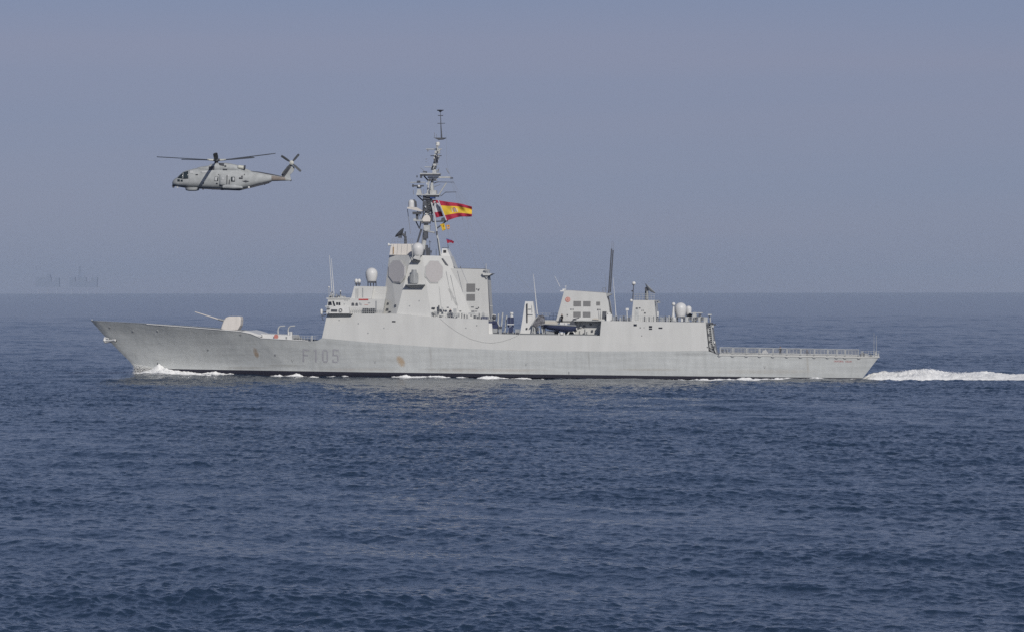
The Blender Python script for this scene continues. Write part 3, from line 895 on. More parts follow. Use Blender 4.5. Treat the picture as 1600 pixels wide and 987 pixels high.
for (x, y0, x2, y1) in ((686, 448, 690, 486), (704, 430, 716, 486), (697, 424, 706, 470)):
    MB(SF).tube([SF.on(x, y0, p0, n, .04), SF.on(x2, y1, p0, n, .04)], .035, n=5).build('cable_run', M['light_metal'], tower)
ld = MB(SF)
for i in range(14):
    ld.tube([SF.on(700 + i * .9, 452 + i * 1.9, p0, n, .08), SF.on(704 + i * .9, 452 + i * 1.9, p0, n, .08)], .03, n=4)
ld.build('ladder', M['grey'], tower)
for (x, y) in ((655, 470), (640, 478), (728, 512), (745, 508), (560, 505), (575, 520), (530, 500), (600, 512)):
    if y > 495: c, nn_ = side(x, y, 0.0), SIDE_N
    else: c, nn_ = SF.on(x, y, Tb[1], (Tb[2] - Tb[1]).cross(Tt[1] - Tb[1]).normalized(), 0.0), Vector((0, -1, .1)).normalized()
    MB(SF).lathe(c - nn_ * .05, [(.13, 0), (.13, .10)], 10, nn_).build('pad_eye', M['grey'], ship)
# shelf with the electronic-warfare cylinder, and the dome above it
soffit('antenna_shelf', 632.5, 663.6, 445.4, 643, 653, 451.2, -8.3, -6.9, -5.6, tower)
MB(SF).box(633.6, 444.0, 662.6, 445.2, -8.25, -5.8).build('shelf_rim', M['light_metal'], tower)
MB(SF).lathe(P(647, 443.2, -7.3), [(0.78, 0), (0.78, 0.5), (0.70, 1.9), (0.50, 2.0), (0.45, 2.55)], 20).build('antenna_drum', M['grey'], tower, True)
dr_ = MB(SF)
for k_ in range(7):
    a = math.pi + k_ * math.pi / 6
    c = P(647, 441.8, -7.3) + Vector((math.cos(a) * 0.8, math.sin(a) * 0.8, 0))
    dr_.tube([c, c + Vector((0, 0, 1.5))], 0.05, n=5)
dr_.build('drum_rib', M['light_metal'], tower)
dome('radome', 652.6, 379.2, 399, 9.6, -6.2, ship, 0.74)
MB(SF).prism([(645.5, 404), (648.5, 399), (657, 399), (655.5, 407)], -6.9, -5.4).build('dome_bracket', M['paint'], tower)
soffit('dome_shelf', 641.8, 656.6, 407.4, 646, 652, 410.6, -7.2, -6.0, -5.2, tower)
MB(SF).tube([(642.8, 381, -7.0), (645.2, 405, -6.6)], 0.08).build('dome_strut', M['light_metal'], tower)
# block on the tower top
tb = MB(SF).prism([(608.6, 398.4), (611, 381.2), (656, 381.4), (656, 398.8)], -3.6, 3.6, 0.05).build('tower_top_house', M['paint_pale'], ship)
pl = MB(SF)
for x in (614.5, 621, 627.5, 636.5):
    pl.tube([(x - 0.8, 398, -3.62), (x + 0.4, 382, -3.5)], 0.035, n=5)
pl.build('seam_pipe', M['grey'], tb)
rp = MB(SF).plate([P(614.2, 386, -3.72), P(615.6, 386, -3.72), P(615.2, 397, -3.72), P(613.8, 397, -3.72)], .02, Vector((0, -1, 0)))
rp.build('rust_streak', material('rust_stain', (0.33, 0.22, 0.12), 0.8, 0.2, var=0.3, vscale=3.0), tb)
MB(SF).lathe(P(612, 382.6, -3.7), [(0.08, 0), (0.12, 0.3), (0.32, 0.65)], 14, Vector((-1, 0, 0.05))).build('loudhailer', M['white'], tb, True)
rl = MB(SF)
for x in (612.5, 617, 621.5, 626, 636, 641, 645):
    rl.tube([(x, 381.4, -3.4), (x, 373.4, -3.4)], 0.028, n=5)
for yy in (373.6, 377.4):
    rl.tube([(612.5, yy, -3.4), (646, yy, -3.4)], 0.022, n=5)
rl.build('guard_rail', M['wire'], tb)
# tracking radar forward: slanted dish on a pedestal
n = (P(618, 371, -1) - P(631.8, 356.8, -1)).cross(Vector((0, 1, 0))).normalized()
if n.x > 0: n = -n
c = (P(617.5, 371.4, -1) + P(631.8, 356.6, -1)) * .5
MB(SF).lathe(c, [(0.9, 0.22), (1.18, 0.10), (1.1, 0.0), (0.35, -0.45)], 24, n).build('tracking_dish', M['dark_metal'], tb, True)
MB(SF).tube([(626, 366, -1), (630, 366.5, -1), (633.4, 370, -1), (633.6, 381.2, -1)], 0.22, 0.26, 8).tube([(633.2, 362, -1), (633.5, 381, -1)], 0.12).box(622, 368, 627, 372, -1.5, -0.5).build('dish_pedestal', M['dark_metal'], tb)
# small house aft on the tower top with a square window
hs = MB(SF).prism([(689.6, 400.4), (690.6, 388.4), (698.2, 388.4), (703.4, 400.4)], -2.6, 2.6).build('lookout_house', M['white'], ship)
MB(SF).plate([P(692.6, 391.0, -2.66), P(697.2, 391.0, -2.66), P(697.2, 395.2, -2.66), P(692.6, 395.2, -2.66)], .04, Vector((0, -1, 0))).build('window', M['soot'], hs)
MB(SF).box(690.6, 386.8, 701, 387.6, -2.2, -1.8).tube([(700.5, 388, -2), (699.8, 381.4, -2)], .06).tube([(692, 388, -2), (692, 386.9, -2)], .04).build('roof_frame', M['dark_metal'], hs)
tp = MB(SF)
for (x, y0, w_) in ((664.6, 383, 3.2), (668.0, 387.2, 3.2)):
    tp.box(x, y0, x + w_, 399.6, -2.8, -1.6)
tp.tube([(671.6, 399, -2), (671.6, 376, -2)], 0.05, n=5).box(670, 377.6, 673.4, 378.6, -2.1, -1.9).box(672.6, 391.5, 674.4, 395, -2.2, -1.8)
tp.tube([(673.5, 399, -2.4), (673.5, 391, -2.4)], 0.06, n=5).tube([(681.5, 399.6, -2.4), (681.5, 389.5, -2.4)], 0.05, n=5)
tp.build('deck_equipment', M['dark_metal'], ship)

# ---- aft block of the tower (uptakes) with louvres
ab = MB(SF).prism([(700, 498), (699, 419.2), (713, 419.6), (759.4, 420.8), (761.5, 436), (765.2, 500)], -4.3, 4.3, 0.03).build('uptake_house', M['paint'], ship)
wall_plate('intake_louvre', M['grille'], [(729, 443.4, 742.6, 456.2), (729, 459.6, 742.2, 470)], -4.3, ab, tap=0.03, zb_py=500)
wall_plate('bracket', M['dark_metal'], [(744, 451, 746, 452.6), (746.6, 452.4, 748.6, 454.4), (747.6, 451.2, 749.4, 452.4), (736, 479, 740.5, 480.4), (743, 481.6, 747, 483), (747, 479.6, 748.4, 481.6)], -4.3, ab, tap=0.03, zb_py=500)
ed = MB(SF)
ed.tube([(703.4, 400.2, -1.6), (709, 416, -3.6), (710.5, 419.4, -3.9), (760, 420.6, -3.9)], 0.07, n=6)
ed.tube([(760.3, 421, -3.9), (762.2, 444, -4.0), (766, 498, -4.3)], 0.08, n=6)
ed.build('edge_trim', M['dark_metal'], ab)
MB(SF).prism([(753, 427.2), (768.8, 427.4), (764, 430.6), (755, 430.4)], -4.7, 2).build('aft_platform', M['paint'], ab)
MB(SF).prism([(756, 430.4), (763, 430.6), (760.6, 436)], -4.36, 1.5).build('platform_knee', M['grey'], ab)
MB(SF).tube([(759.6, 428, -4.5), (759.4, 412, -4.5)], 0.07, n=5).box(756, 421.6, 761.4, 423.0, -4.6, -4.2).build('light_bracket', M['light_metal'], ab)
MB(SF).tube([(720, 420, -3.9), (719.6, 416.5, -3.9)], .08).build('roof_stub', M['dark_metal'], ab)
MB(SF).tube([(762, 478, -4), (770, 478.2, -4)], 0.09).tube([(764, 478, -4), (765, 495, -4)], 0.07).build('spur_light', M['light_metal'], ab)
# rail and fittings in the recess abreast the uptake house
rl = MB(SF)
for x in [675 + 3.6 * i for i in range(25)]:
    yb = interp(x, [(673, 495), (764, 499.2)])
    rl.tube([(x, yb, -7.9), (x, yb - 8, -7.9)], 0.026, n=5)
for k_ in (8, 5.4, 2.8):
    rl.tube([(674, 495 - k_, -7.9), (764, 499.2 - k_, -7.9)], 0.020, n=5)
rl.build('guard_rail', M['light_metal'], ship)
random.seed(12)
for (x, y0, y1, w_) in ((674.5, 480.2, 482.2, 5), (674.4, 488.2, 494.6, 3), (677.6, 490, 492.4, 2), (684.6, 477, 489, 1.8), (687, 493, 493.8, 5), (692, 484, 487, 2), (698, 479.6, 481.4, 3),
                        (717.5, 485.4, 487, 3), (720.8, 489, 497, 1.4), (724.4, 491, 497, 2), (728.6, 492, 497.4, 1.6), (734.5, 491.8, 493.6, 3), (739.5, 493.0, 497.4, 4.6), (748, 489, 498, 1.2), (745, 494, 498, 2.6), (736.4, 485.6, 487.4, 4.4), (741.6, 485.8, 487, 3.5)):
    MB(SF).box(x, y0, x + w_, y1, -7.6, -7.2).build('deck_fitting', M['dark_metal'], ship)
for (x, y0, y1, w_) in ((679, 486, 493, 4), (689, 480, 484, 3.4), (708, 482, 494.8, 5.2), (714.6, 489, 495.6, 3), (732, 488, 491, 9), (753, 488, 494, 3.6), (750, 494.5, 498.4, 3)):
    MB(SF).box(x, y0, x + w_, y1, -7.5, -7.2).build('deck_box', M['light_metal'], ship)
MB(SF).prism([(752.5, 494), (763, 494.8), (763, 498.6), (752.5, 498)], -7.9, -7.2).build('canvas_bundle', M['cover'], ship)
# mooring rope slung in a bight over the side
pts = []
for i in range(25):
    t = i / 24; x = 687.5 + (811 - 687.5) * t
    y = interp(x, [(687.5, 497), (700, 508), (715, 518.5), (735, 529), (755, 534.4), (770, 535.4), (785, 533), (800, 528), (811, 522.8)])
    pts.append(side(x, y, 0.12))
MB(SF).tube(pts, 0.016, n=6).build('rope_bight', M['rope'], ship, True)

# ---- the mast: columns, yards, platforms, aerials
LM, DM = M['light_metal'], M['dark_metal']
def T(name, mat, *runs, n=8, parent=None):
    m_ = MB(SF)
    for run in runs:
        pts, r1, r2 = run
        m_.tube([p if len(p) == 3 else (p[0], p[1], 0.0) for p in pts], r1, r2, n)
        if name != 'mast_lattice':
            m_.build(name, mat, parent or mast, True); m_ = MB(SF)
    if m_.v: m_.build(name, mat, parent or mast, True)
def Bx(name, mat, *bs, parent=None):
    for b in bs: MB(SF).box(*b).build(name, mat, parent or mast)
m_ = MB(SF)
m_.tube([(659.8, 399, 0), (663.5, 370, 0), (667.5, 335, 0)], 0.46, 0.42, 12)
m_.tube([(667.5, 335, 0), (671.5, 305, 0)], 0.5, 0.42, 12)
m_.tube([(672, 305, 0), (675.5, 283, 0)], 0.34, 0.26, 10)
m_.tube([(677.5, 273, 0), (680.2, 255, 0)], 0.36, 0.2, 10)
m_.tube([(680.2, 255, 0), (684.2, 222, 0)], 0.17, 0.16, 8)
mast = m_.build('mast', LM, ship, True)
mast['label'] = 'stepped grey mast with crossed yards, domes and aerials'
T('mast_column', LM, ([(673.9, 316.5, -1.2), (679, 340, -1.3), (683.5, 370, -1.8), (687.6, 399.6, -2.2)], 0.14, 0.17),
  ([(684.6, 372, -2.2), (688.8, 399.6, -2.6)], 0.12, 0.14))
T('mast_column', LM, ([(670.4, 280, -.5), (667.8, 303, -.6)], 0.17, 0.17), ([(697.4, 286, -.3), (686, 304, -.3)], 0.13, 0.13))
T('mast_strut', DM, ([(658.6, 358, -.6), (651.6, 381, -.8)], 0.20, 0.17), ([(652, 305.6), (662, 315)], 0.12, 0.12), ([(662.6, 275.4), (669, 282.5)], 0.13, 0.13),
  ([(650, 346.4), (655.4, 357.5)], 0.11, 0.11), ([(679, 252), (674.2, 266)], 0.13, 0.16), ([(682, 357.6), (697.4, 345.6)], 0.13, 0.11),
  ([(658, 345), (655.5, 358)], 0.1, 0.1), ([(688.5, 307), (697, 300)], .06, .05))
# lattice trunk behind the column
lt = []
for (a, b) in (((662, 306), (661, 334)), ((674.5, 306), (674.5, 334)), ((662, 334), (658.5, 348)), ((674.5, 334), (671, 349))):
    lt.append(([(a[0], a[1], .6), (b[0], b[1], .6)], 0.15, 0.15)); lt.append(([(a[0], a[1], -.6), (b[0], b[1], -.6)], 0.15, 0.15))
ys_ = [307, 311.5, 316, 320.5, 325, 329.5, 334]
for i in range(len(ys_) - 1):
    a, b = (662, 674.5) if i % 2 else (674.5, 662)
    lt.append(([(a, ys_[i], -.6), (b, ys_[i + 1], -.6)], 0.12, 0.12)); lt.append(([(662, ys_[i], -.6), (674.5, ys_[i], -.6)], 0.09, 0.09))
    lt.append(([(b, ys_[i], .6), (a, ys_[i + 1], .6)], 0.12, 0.12))
T('mast_lattice', DM, *lt, n=6)
Bx('junction_box', DM, (661.6, 306.4, 672.4, 311.8, -.9, .9), (660.4, 314, 666.5, 321.5, -.95, .5), (662.4, 324.4, 667.6, 330.5, -.95, .4), (671.2, 322, 674.8, 328, -.9, .5),
   (658.6, 346.2, 671.4, 349.6, -1, 1), (662.6, 361, 668.0, 373, -.9, .4), (681.0, 361.5, 683.6, 367.6, -2.0, -1.5), (671, 336, 675.6, 345.6, -.9, .3))
MB(SF).box(672, 306.6, 679, 310.4, -1.1, .8).build('blue_tarpaulin', material('blue_canvas', (0.05, 0.09, 0.25), 0.8, 0.2, var=.2), mast)
Bx('instrument_box', LM, (671.6, 297.6, 681.6, 304.2, -1, 1), (672.6, 290, 677.2, 297.6, -.7, .7), (664.8, 302.4, 668.4, 305.4, -1.2, -.4), (676.6, 256, 681.6, 263, -.5, .5), (675.6, 266, 682, 271.4, -.6, .6), (683.2, 234.6, 687, 240.4, -.5, .3), (679, 236, 682.4, 239.6, -.5, .3), (678, 241, 682.8, 243.6, -.5, .4),
   (661.8, 352, 671.6, 359.8, -.6, .6))
Bx('platform', LM, (656, 270.6, 687, 272.4, -1.5, 1.5), (668, 276, 703.5, 278.4, -.5, .3), (650, 303.8, 686.6, 305.2, -1.5, 1.5), parent=mast)
Bx('platform_frame', DM, (656.4, 272.8, 686.4, 274.6, -1.4, 1.4), (656.2, 273, 659.2, 278.4, -1.3, -.8), (703.5, 277.4, 707.4, 279.4, -.5, .3), (666, 305.4, 684.2, 307.6, -1.3, 1.3), (670, 279, 681.6, 282.6, -.8, .8), (660.4, 268, 667, 269.8, -1.3, -.9))
T('yard', LM, ([(665.6, 233.4, 0), (690.4, 233.4, 0)], 0.10, 0.10), ([(663.6, 261.2, 0), (676, 261.4, 0)], 0.08, 0.08), ([(641, 285.4, -.8), (664.4, 285.2, -.8)], 0.075, 0.075),
  ([(663.6, 360.6, -.6), (679.6, 363.8, -1.0)], 0.15, 0.15))
T('yard', DM, ([(672.6, 243.8, 0), (690, 243.6, 0)], 0.085, 0.085), ([(682, 284.6, -.4), (709.4, 285.0, -.4)], 0.06, 0.05), ([(695.8, 300.6, -.3), (713, 300.2, -.3)], 0.07, 0.05),
  ([(675, 346.6, -1), (699.6, 345.4, -1)], 0.12, 0.12), ([(683.6, 193.2, 0), (695.6, 193.0, 0)], 0.07, 0.05), ([(684.2, 180.8, 0), (692.4, 180.8, 0)], 0.07, 0.07))
T('topmast', DM, ([(690.0, 215.5), (689, 197), (688.2, 175)], 0.14, 0.045))
T('aerial', M['wire'], ([(679.2, 216), (679, 207)], .05, .04), ([(682, 216), (682, 210)], .04, .04), ([(668.6, 237), (668.6, 233)], .12, .12), ([(636.6, 327), (641.6, 366)], 0.06, 0.04), ([(697.6, 263.2), (700, 270)], .10, .05), ([(699, 267), (702.2, 272)], .08, .04),
  ([(651.6, 250.6), (651.6, 247)], .0, .0) if False else ([(664.4, 249), (667.6, 248.6)], .06, .06), ([(664.6, 253), (667, 253)], .04, .04), ([(676.4, 262), (679.4, 243)], .06, .05), ([(661.4, 296), (662.2, 303.6)], .05, .05), ([(678.8, 292), (688, 288.6)], .07, .06), ([(678, 286.6), (686, 284.2)], .09, .07))
m_ = MB(SF)
m_.lathe(P(688, 175.6, 0), [(0.18, 0), (0.24, 0.18), (0.62, 0.30), (0.66, 0.42), (0.1, 0.46)], 20)
m_.build('beacon_disc', DM, mast, True)
MB(SF).prism([(677.4, 215.4), (696.6, 215.4), (691.6, 218.0), (684, 218.6)], -.8, .8).build('crow_platform', DM, mast)
MB(SF).lathe(P(684, 228, 0), [(0.34, 0), (0.38, .1), (0.38, .55), (0.25, .7)], 14).build('white_drum', M['white'], mast, True)
MB(SF).prism([(678.4, 244.6), (683.4, 244.6), (683.8, 255), (679.6, 255.6), (677.6, 250)], -.5, .5).build('aerial_cluster', DM, mast)
# forward surface radar on its bracket
MB(SF).prism([(650.4, 304), (652.4, 296), (656.6, 296), (658.8, 304)], -1.2, .2).build('radar_pedestal', LM, mast)
Bx('radar_scanner', DM, (643.8, 289.4, 662.0, 291.8, -1.0, -.6), (651.4, 282.6, 656.4, 286.2, -1.0, -.4), (644.2, 288.0, 646.2, 292.6, -1.1, -.7), (651.4, 291.8, 658, 294.4, -1, -.4), (650.6, 274.4, 652.2, 277.6, -.7, -.4))
MB(SF).ball(P(654.4, 291.2, -1.2), 0.24).build('scanner_motor', M['white'], mast, True)
# navigation dome on its bracket, dark shade behind it
dome('mast_dome', 642.6, 312, 324, 4.8, -1.2, mast, 0.96, M['radome'])
MB(SF).prism([(636, 323.8), (651, 324.2), (660.4, 329.8), (657, 330.6), (636.4, 326.0)], -2.0, -.2).build('dome_shelf', M['paint_pale'], mast)
MB(SF).tube([(645.6, 312.6, -.6), (649.2, 316, -.6), (649.8, 323.8, -.6)], 0.22, 0.22).build('dome_shade', DM, mast, True)
Bx('dark_array', DM, (644.4, 331, 657.6, 335, -1.7, -.3), (649.8, 335, 653.4, 343.4, -1.2, -.7))
Bx('lower_platform', LM, (646, 343.6, 660.6, 345.6, -1.6, 1.0), (646, 341.6, 650, 343.6, -1.5, -.9))
MB(SF).prism([(657.6, 346.4), (662.4, 338), (666, 335.6), (670.4, 337), (672.6, 342), (672, 346.4)], -1.1, .9, .1).build('mast_housing', M['paint_pale'], mast)
MB(SF).prism([(688.6, 345.8), (690, 340.6), (694, 340), (695.6, 345.6)], -1.2, -.7).build('yard_block', DM, mast)
random.seed(77)
for i in range(46):
    y = random.uniform(226, 346)
    cx_ = interp(y, [(226, 684), (260, 679), (300, 672), (346, 665)])
    wd_ = interp(y, [(226, 3), (260, 5), (300, 11), (346, 13)])
    x = cx_ + random.uniform(-wd_, wd_); w_ = random.uniform(.8, 2.6); h_ = random.uniform(.8, 3.2)
    yl = random.uniform(-1.4, -.4)
    MB(SF).box(x, y, x + w_, y + h_, yl, yl + random.uniform(.15, .5)).build('mast_fitting', random.choice((DM, LM, LM, M['grey'], M['white'])), mast)
for (a, b) in (((660, 308), (651, 304)), ((676, 309), (686, 305)), ((668, 272), (657, 262)), ((646, 304), (646, 297)), ((685, 271), (686, 262)), ((659, 344), (652, 330))):
    T('aerial', M['wire'], ([(a[0], a[1], -.8), (b[0], b[1], -.8)], .06, .05))
# halyards and stays
T('halyard', M['wire'], ([(684, 304, -1), (684.6, 313, -1.5), (697, 345.6, -1.5), (704, 387, -1.8)], .018, .018), ([(706, 280, -.3), (722, 340, -.6), (745, 420, -3)], .018, .018), ([(699, 345, -1), (716, 380, -1.5), (729, 419.6, -3)], .016, .016),
  ([(706, 280, -.3), (745, 345, -1), (790, 412, -3), (838, 462, -4)], .016, .016), ([(712, 300, -.3), (735, 350, -1), (758, 420, -4)], .016, .016), ([(697, 205, 0), (698, 255, 0), (709, 300, -.3)], .018, .018),
  ([(709, 285, -.3), (727, 330, -.6), (733, 360, -1)], .018, .018), ([(719, 416, -5.4), (731, 444, -6.6)], .03, .03), n=5)

# ================================================================== waist and after part of the ship
def grp(name, mat, boxes, parent=ship, y0=-7.6, y1=-7.0):
    for b in boxes: MB(SF).box(*b, y0, y1).build(name, mat, parent)
MB(SF).prism([(762, 523), (762, 520), (936, 522.4), (936, 525)], -7.2, 7.2).build('waist_deck', M['deck'], ship)
# torpedo / locker group beside the uptakes
MB(SF).prism([(761.6, 521), (762, 504.8), (768.6, 504.8), (769.8, 521)], -7.8, -6.8).build('white_locker', M['white'], ship)
MB(SF).box(760.8, 502.2, 774, 505, -7.6, -6.4).prism([(768.6, 511), (769.6, 500), (776, 502), (779, 513), (771, 513)], -7.4, -6.2).build('locker_awning', M['cover'], ship)
MB(SF).ball(P(772.2, 495.6, -7), 0.38, 1.2).build('searchlight', DM, ship, True)
MB(SF).tube([(768.8, 493, -7), (770, 491.6, -7), (775, 492.4, -7)], .13, .13).tube([(772, 499, -7), (772, 505, -7)], .12, .12).build('searchlight_yoke', M['paint'], ship)
grp('deck_fitting', M['grey'], [(770.4, 513, 777, 521.6), (779.4, 511.5, 784, 521.6), (786.6, 517, 790, 522), (805, 514, 812, 522.2)], y0=-7.4)
grp('deck_fitting', DM, [(778, 509.5, 784, 512.5), (771, 519.6, 777, 521.8), (785, 519, 789.6, 522), (806.6, 519, 811, 522.4)], y0=-7.6)
for (a, b) in (((785.4, 488, -6), (782.4, 521.5, -6)), ((791.8, 492.6, -6), (788.4, 521.8, -6)), ((778.8, 490, -5.5), (777.4, 521, -5.5))):
    MB(SF).tube([a, b], 0.15, 0.13, 8).build('davit_post', LM, ship, True)
MB(SF).tube([(776, 502, -6.2), (780, 509, -6.2), (783.5, 515, -6.2)], 0.12).build('davit_brace', LM, ship)
# navigation mast with dark tubes and cowl
cm = MB(SF).box(793.2, 495.6, 797, 505.6, -6.9, -5.9).box(798.2, 495.6, 802.2, 505.6, -6.9, -5.9).prism([(794, 519), (795.8, 511), (799, 509.4), (801, 512), (801.4, 519)], -6.6, -6).box(793.2, 507.4, 795.4, 511.4, -6.6, -6).box(800, 507.4, 802.4, 511.4, -6.6, -6).build('decoy_launcher', M['cover'], ship)
cm['label'] = 'dark tubes on a white trestle'
MB(SF).lathe(P(799.4, 495.8, -6.4), [(0.30, 0), (0.32, .35), (0.16, .42), (0.16, .55), (0.34, .62), (0.34, .85), (0.24, .95)], 12).build('launcher_cowl', M['white'], cm, True)
MB(SF).tube([(792.8, 521.8, -6.5), (797.4, 508.4, -6.5)], .07).tube([(802.6, 521.8, -6.5), (797.6, 508.4, -6.5)], .07).box(792.6, 505.8, 803, 507.2, -7, -6).build('launcher_trestle', M['white'], cm)
# white pyramid mast
pm = MB(SF).prism([(812, 523), (816.4, 498), (820.4, 471), (832.4, 471), (835, 488), (836.5, 500), (838.5, 523)], -6.2, -3.2, 0.03).build('pyramid_mast', M['white'], ship)
MB(SF).box(822.6, 474.4, 824.2, 503.6, -6.3, -5.6).build('slot', M['soot'], pm)
MB(SF).box(821.8, 511.6, 824.2, 514.2, -6.4, -6.0).build('socket', M['soot'], pm)
MB(SF).tube([(833, 472, -4), (836.4, 498, -4)], .09).box(825, 490.4, 832.4, 491.6, -6.3, -6).box(825.6, 482.2, 830, 482.8, -6.3, -6).tube([(831, 477, -6.2), (831.6, 488, -6.3)], .03).build('mast_conduit', M['light_metal'], pm)
MB(SF).tube([(839.6, 491, -3), (833.4, 428.6, -3)], 0.11, 0.035, 6).build('whip_antenna', M['white'], ship, True)
# netted boat crane
cr = MB(SF).prism([(831, 507.5), (834.8, 503), (840, 493.2), (847, 491.8), (850.4, 495), (851, 505), (848, 513), (843, 507), (838, 510)], -7.3, -6.2).build('boat_crane', material('grey_camouflage_net', (0.15, 0.15, 0.165), 0.9, 0.1, var=0.6, vscale=2.5, bump=0.3, bscale=2.0), ship)
MB(SF).tube([(830.6, 508, -7.4), (836, 499, -7.4), (842, 492, -7.4)], .09).tube([(831, 521.6, -7), (833, 509, -7)], .10).tube([(836, 521.6, -7), (835, 511, -7)], .12).tube([(843, 521.6, -7), (842, 511, -7)], .10).tube([(848, 521.8, -7), (846, 508, -7)], .13).tube([(831, 508, -7), (838, 510.6, -7), (846, 506, -7)], .08).build('crane_frame', LM, cr)
MB(SF).box(838, 511, 841, 517, -7, -6.5).box(832.6, 510, 834.8, 515.6, -7, -6.5).prism([(846, 506), (852, 502), (852, 512), (850, 520), (846, 514)], -6.9, -6.4).build('crane_machinery', DM, cr)
# rails and background structure along the far side of the waist
rl = MB(SF)
for x in [842 + 5.6 * i for i in range(6)]:
    rl.tube([(x, 502, 6.6), (x, 489, 6.6)], .03, n=5)
for yy in (489.4, 493.5, 497.6):
    rl.tube([(841, yy, 6.6), (872, yy, 6.6)], .025, n=5)
rl.build('guard_rail', LM, ship)
MB(SF).box(847, 500, 902, 505.6, -4.5, 5.6).build('boat_deck_house', M['paint'], ship)
MB(SF).prism([(898, 524.4), (899.6, 501.2), (941, 501.2), (937, 524.6)], -5.6, 5.6).build('recess_bulkhead', M['paint'], ship)
MB(SF).box(896, 500.2, 940.6, 501.4, -7.6, -4.8).build('boat_deck_edge', M['light_metal'], ship)
grp('bulkhead_fitting', DM, [(911.6, 508, 914.2, 511), (921.4, 505, 924.4, 507.6), (909.4, 500.8, 913, 502), (911, 520, 913.6, 523.6), (924, 515, 926.6, 518), (903, 511, 905, 513)], y0=-5.9, y1=-5.5)
grp('bulkhead_fitting', LM, [(906, 507.6, 909, 512), (914, 513, 915.6, 522.4), (905.6, 516, 907, 523), (929.6, 518.5, 936, 523.6), (899.8, 513, 902, 516), (917, 517, 919, 522.8)], y0=-5.9, y1=-5.5)
# gear under the boat
grp('cradle_gear', M['grey'], [(848.6, 514.2, 851.6, 522.4), (853, 516.6, 866, 523), (874, 519, 880.5, 523.4)], y0=-6.8, y1=-5.6)
grp('cradle_block', M['white'], [(875.6, 518.6, 879.6, 522), (872.6, 519.6, 874.2, 523.4), (880.6, 519.6, 882.2, 523.4), (897.6, 511.6, 900.8, 514.8)], y0=-7.5, y1=-7.0)
MB(SF).tube([(886.6, 522.8, -7.2), (889.6, 517.4, -7.2), (895.6, 517.2, -7.2), (898.6, 521.6, -7.2)], .14, n=7).build('cradle_arm', M['white'], ship, True)
grp('cradle_gear', DM, [(848, 521, 872, 523), (883, 516.4, 899, 523.4), (866.4, 516.5, 873, 521)], y0=-6.4, y1=-5.4)

# ---- funnel
fn = MB(SF).prism([(868.8, 501.4), (881.4, 453.8), (890, 453.9), (946.2, 457.8), (950.6, 472), (954.4, 501.4)], -4.8, 4.8, 0.09)
funnel = fn.build('funnel', M['paint'], ship)
def fplate(name, mat, rects):
    wall_plate(name, mat, rects, -4.8, funnel, tap=0.09, zb_py=501.4)
fplate('exhaust_louvre', M['grille'], [(896.2, 470.4, 907.8, 478.6), (911.4, 470.6, 922.8, 478.6), (896, 487, 907.4, 495.2), (910.8, 487.2, 922.6, 495.4), (931.8, 471.4, 937.6, 477.2)])
fplate('funnel_door', M['dark_metal'], [[(941.4, 486.4), (947.8, 486.6), (946.6, 498.4), (940.6, 498.2)]])
fplate('bracket', M['dark_metal'], [(891.2, 482.4, 893.2, 484), (894.8, 482.4, 896.4, 484), (885.6, 490.6, 887.2, 493), (933.2, 482.6, 935.4, 484.8), (936.6, 482.8, 938.4, 484.4)])
tt = MB(SF)
tt.tube([(933.6, 477, -4.4), (936.4, 498, -4.9)], .04, n=5).tube([(938.0, 484, -4.6), (938.6, 498, -4.9)], .04, n=5)
tt.tube([(881, 453.4, -3.5), (946.5, 457.2, -3.5)], .06, n=5).tube([(942.4, 457, -2.5), (942, 450, -2.5), (946, 449.6, -2.5), (946.4, 456.6, -2.5)], .07, n=5)
tt.build('funnel_rail', M['wire'], funnel)
c = P(887.2, 468.0, -4.8); c = P(887.2, 468.0, -4.8 + (c.z - P(0, 501.4, -4.8).z) * 0.09 - 0.04)
en = Vector((0, -1, 0.09)).normalized()
emb = MB(SF).lathe(c, [(0.47, 0), (0.47, 0.03), (0.05, 0.04)], 24, en).build('funnel_badge', M['faded_red'], funnel)
MB(SF).lathe(c + en * 0.03, [(0.30, 0), (0.30, 0.025)], 24, en).build('badge_ring', material('badge_cream', (0.55, 0.42, 0.38), 0.6, 0.3), emb)
MB(SF).lathe(c + en * 0.055, [(0.2, 0), (0.2, 0.02)], 16, en).build('badge_centre', M['faded_red'], emb)
MB(SF).box(875.4, 453.6, 882.4, 455.6, -4.2, -1).box(879, 451.4, 884, 453.6, -3, -2).box(882.8, 446.8, 885, 448, -3.2, -2.8).tube([(884, 453, -3), (884, 447.5, -3)], .04).build('funnel_step', M['white'], funnel)
MB(SF).tube([(875, 448, -3), (866.6, 431.6, -3)], .05, .03, 5).build('aerial', M['white'], funnel)
MB(SF).prism([(946, 457.6), (953.6, 458.6), (955, 460.6), (947.6, 463.6)], -4.2, 1).build('funnel_ledge', M['grey'], funnel)
MB(SF).tube([(950.6, 463, -4.2), (957, 500, -4.6)], .10, n=6).tube([(948.4, 470, -4.3), (954.4, 493, -4.6)], .08).build('funnel_brace', DM, funnel)
grp('deck_box', M['white'], [(947.6, 490.8, 956, 501), (950, 488, 954, 491)], y0=-5.6, y1=-4.9)
MB(SF).prism([(925, 498.6), (928, 496.6), (934, 497.6), (938, 499.6)], -5.8, -5.0).build('canvas_bundle', M['tan_cover'], ship)
for (a, b) in (((951, 458, -3), (955.6, 389, -3)), ((953.6, 457, -2), (958.0, 391, -2))):
    MB(SF).tube([a, b], 0.13, 0.11, 7).build('whip_antenna', DM, ship, True)
    MB(SF).tube([b, (b[0] + 0.9, b[1] - 13, b[2])], 0.035, 0.02, 5).build('whip_tip', M['wire'], ship)
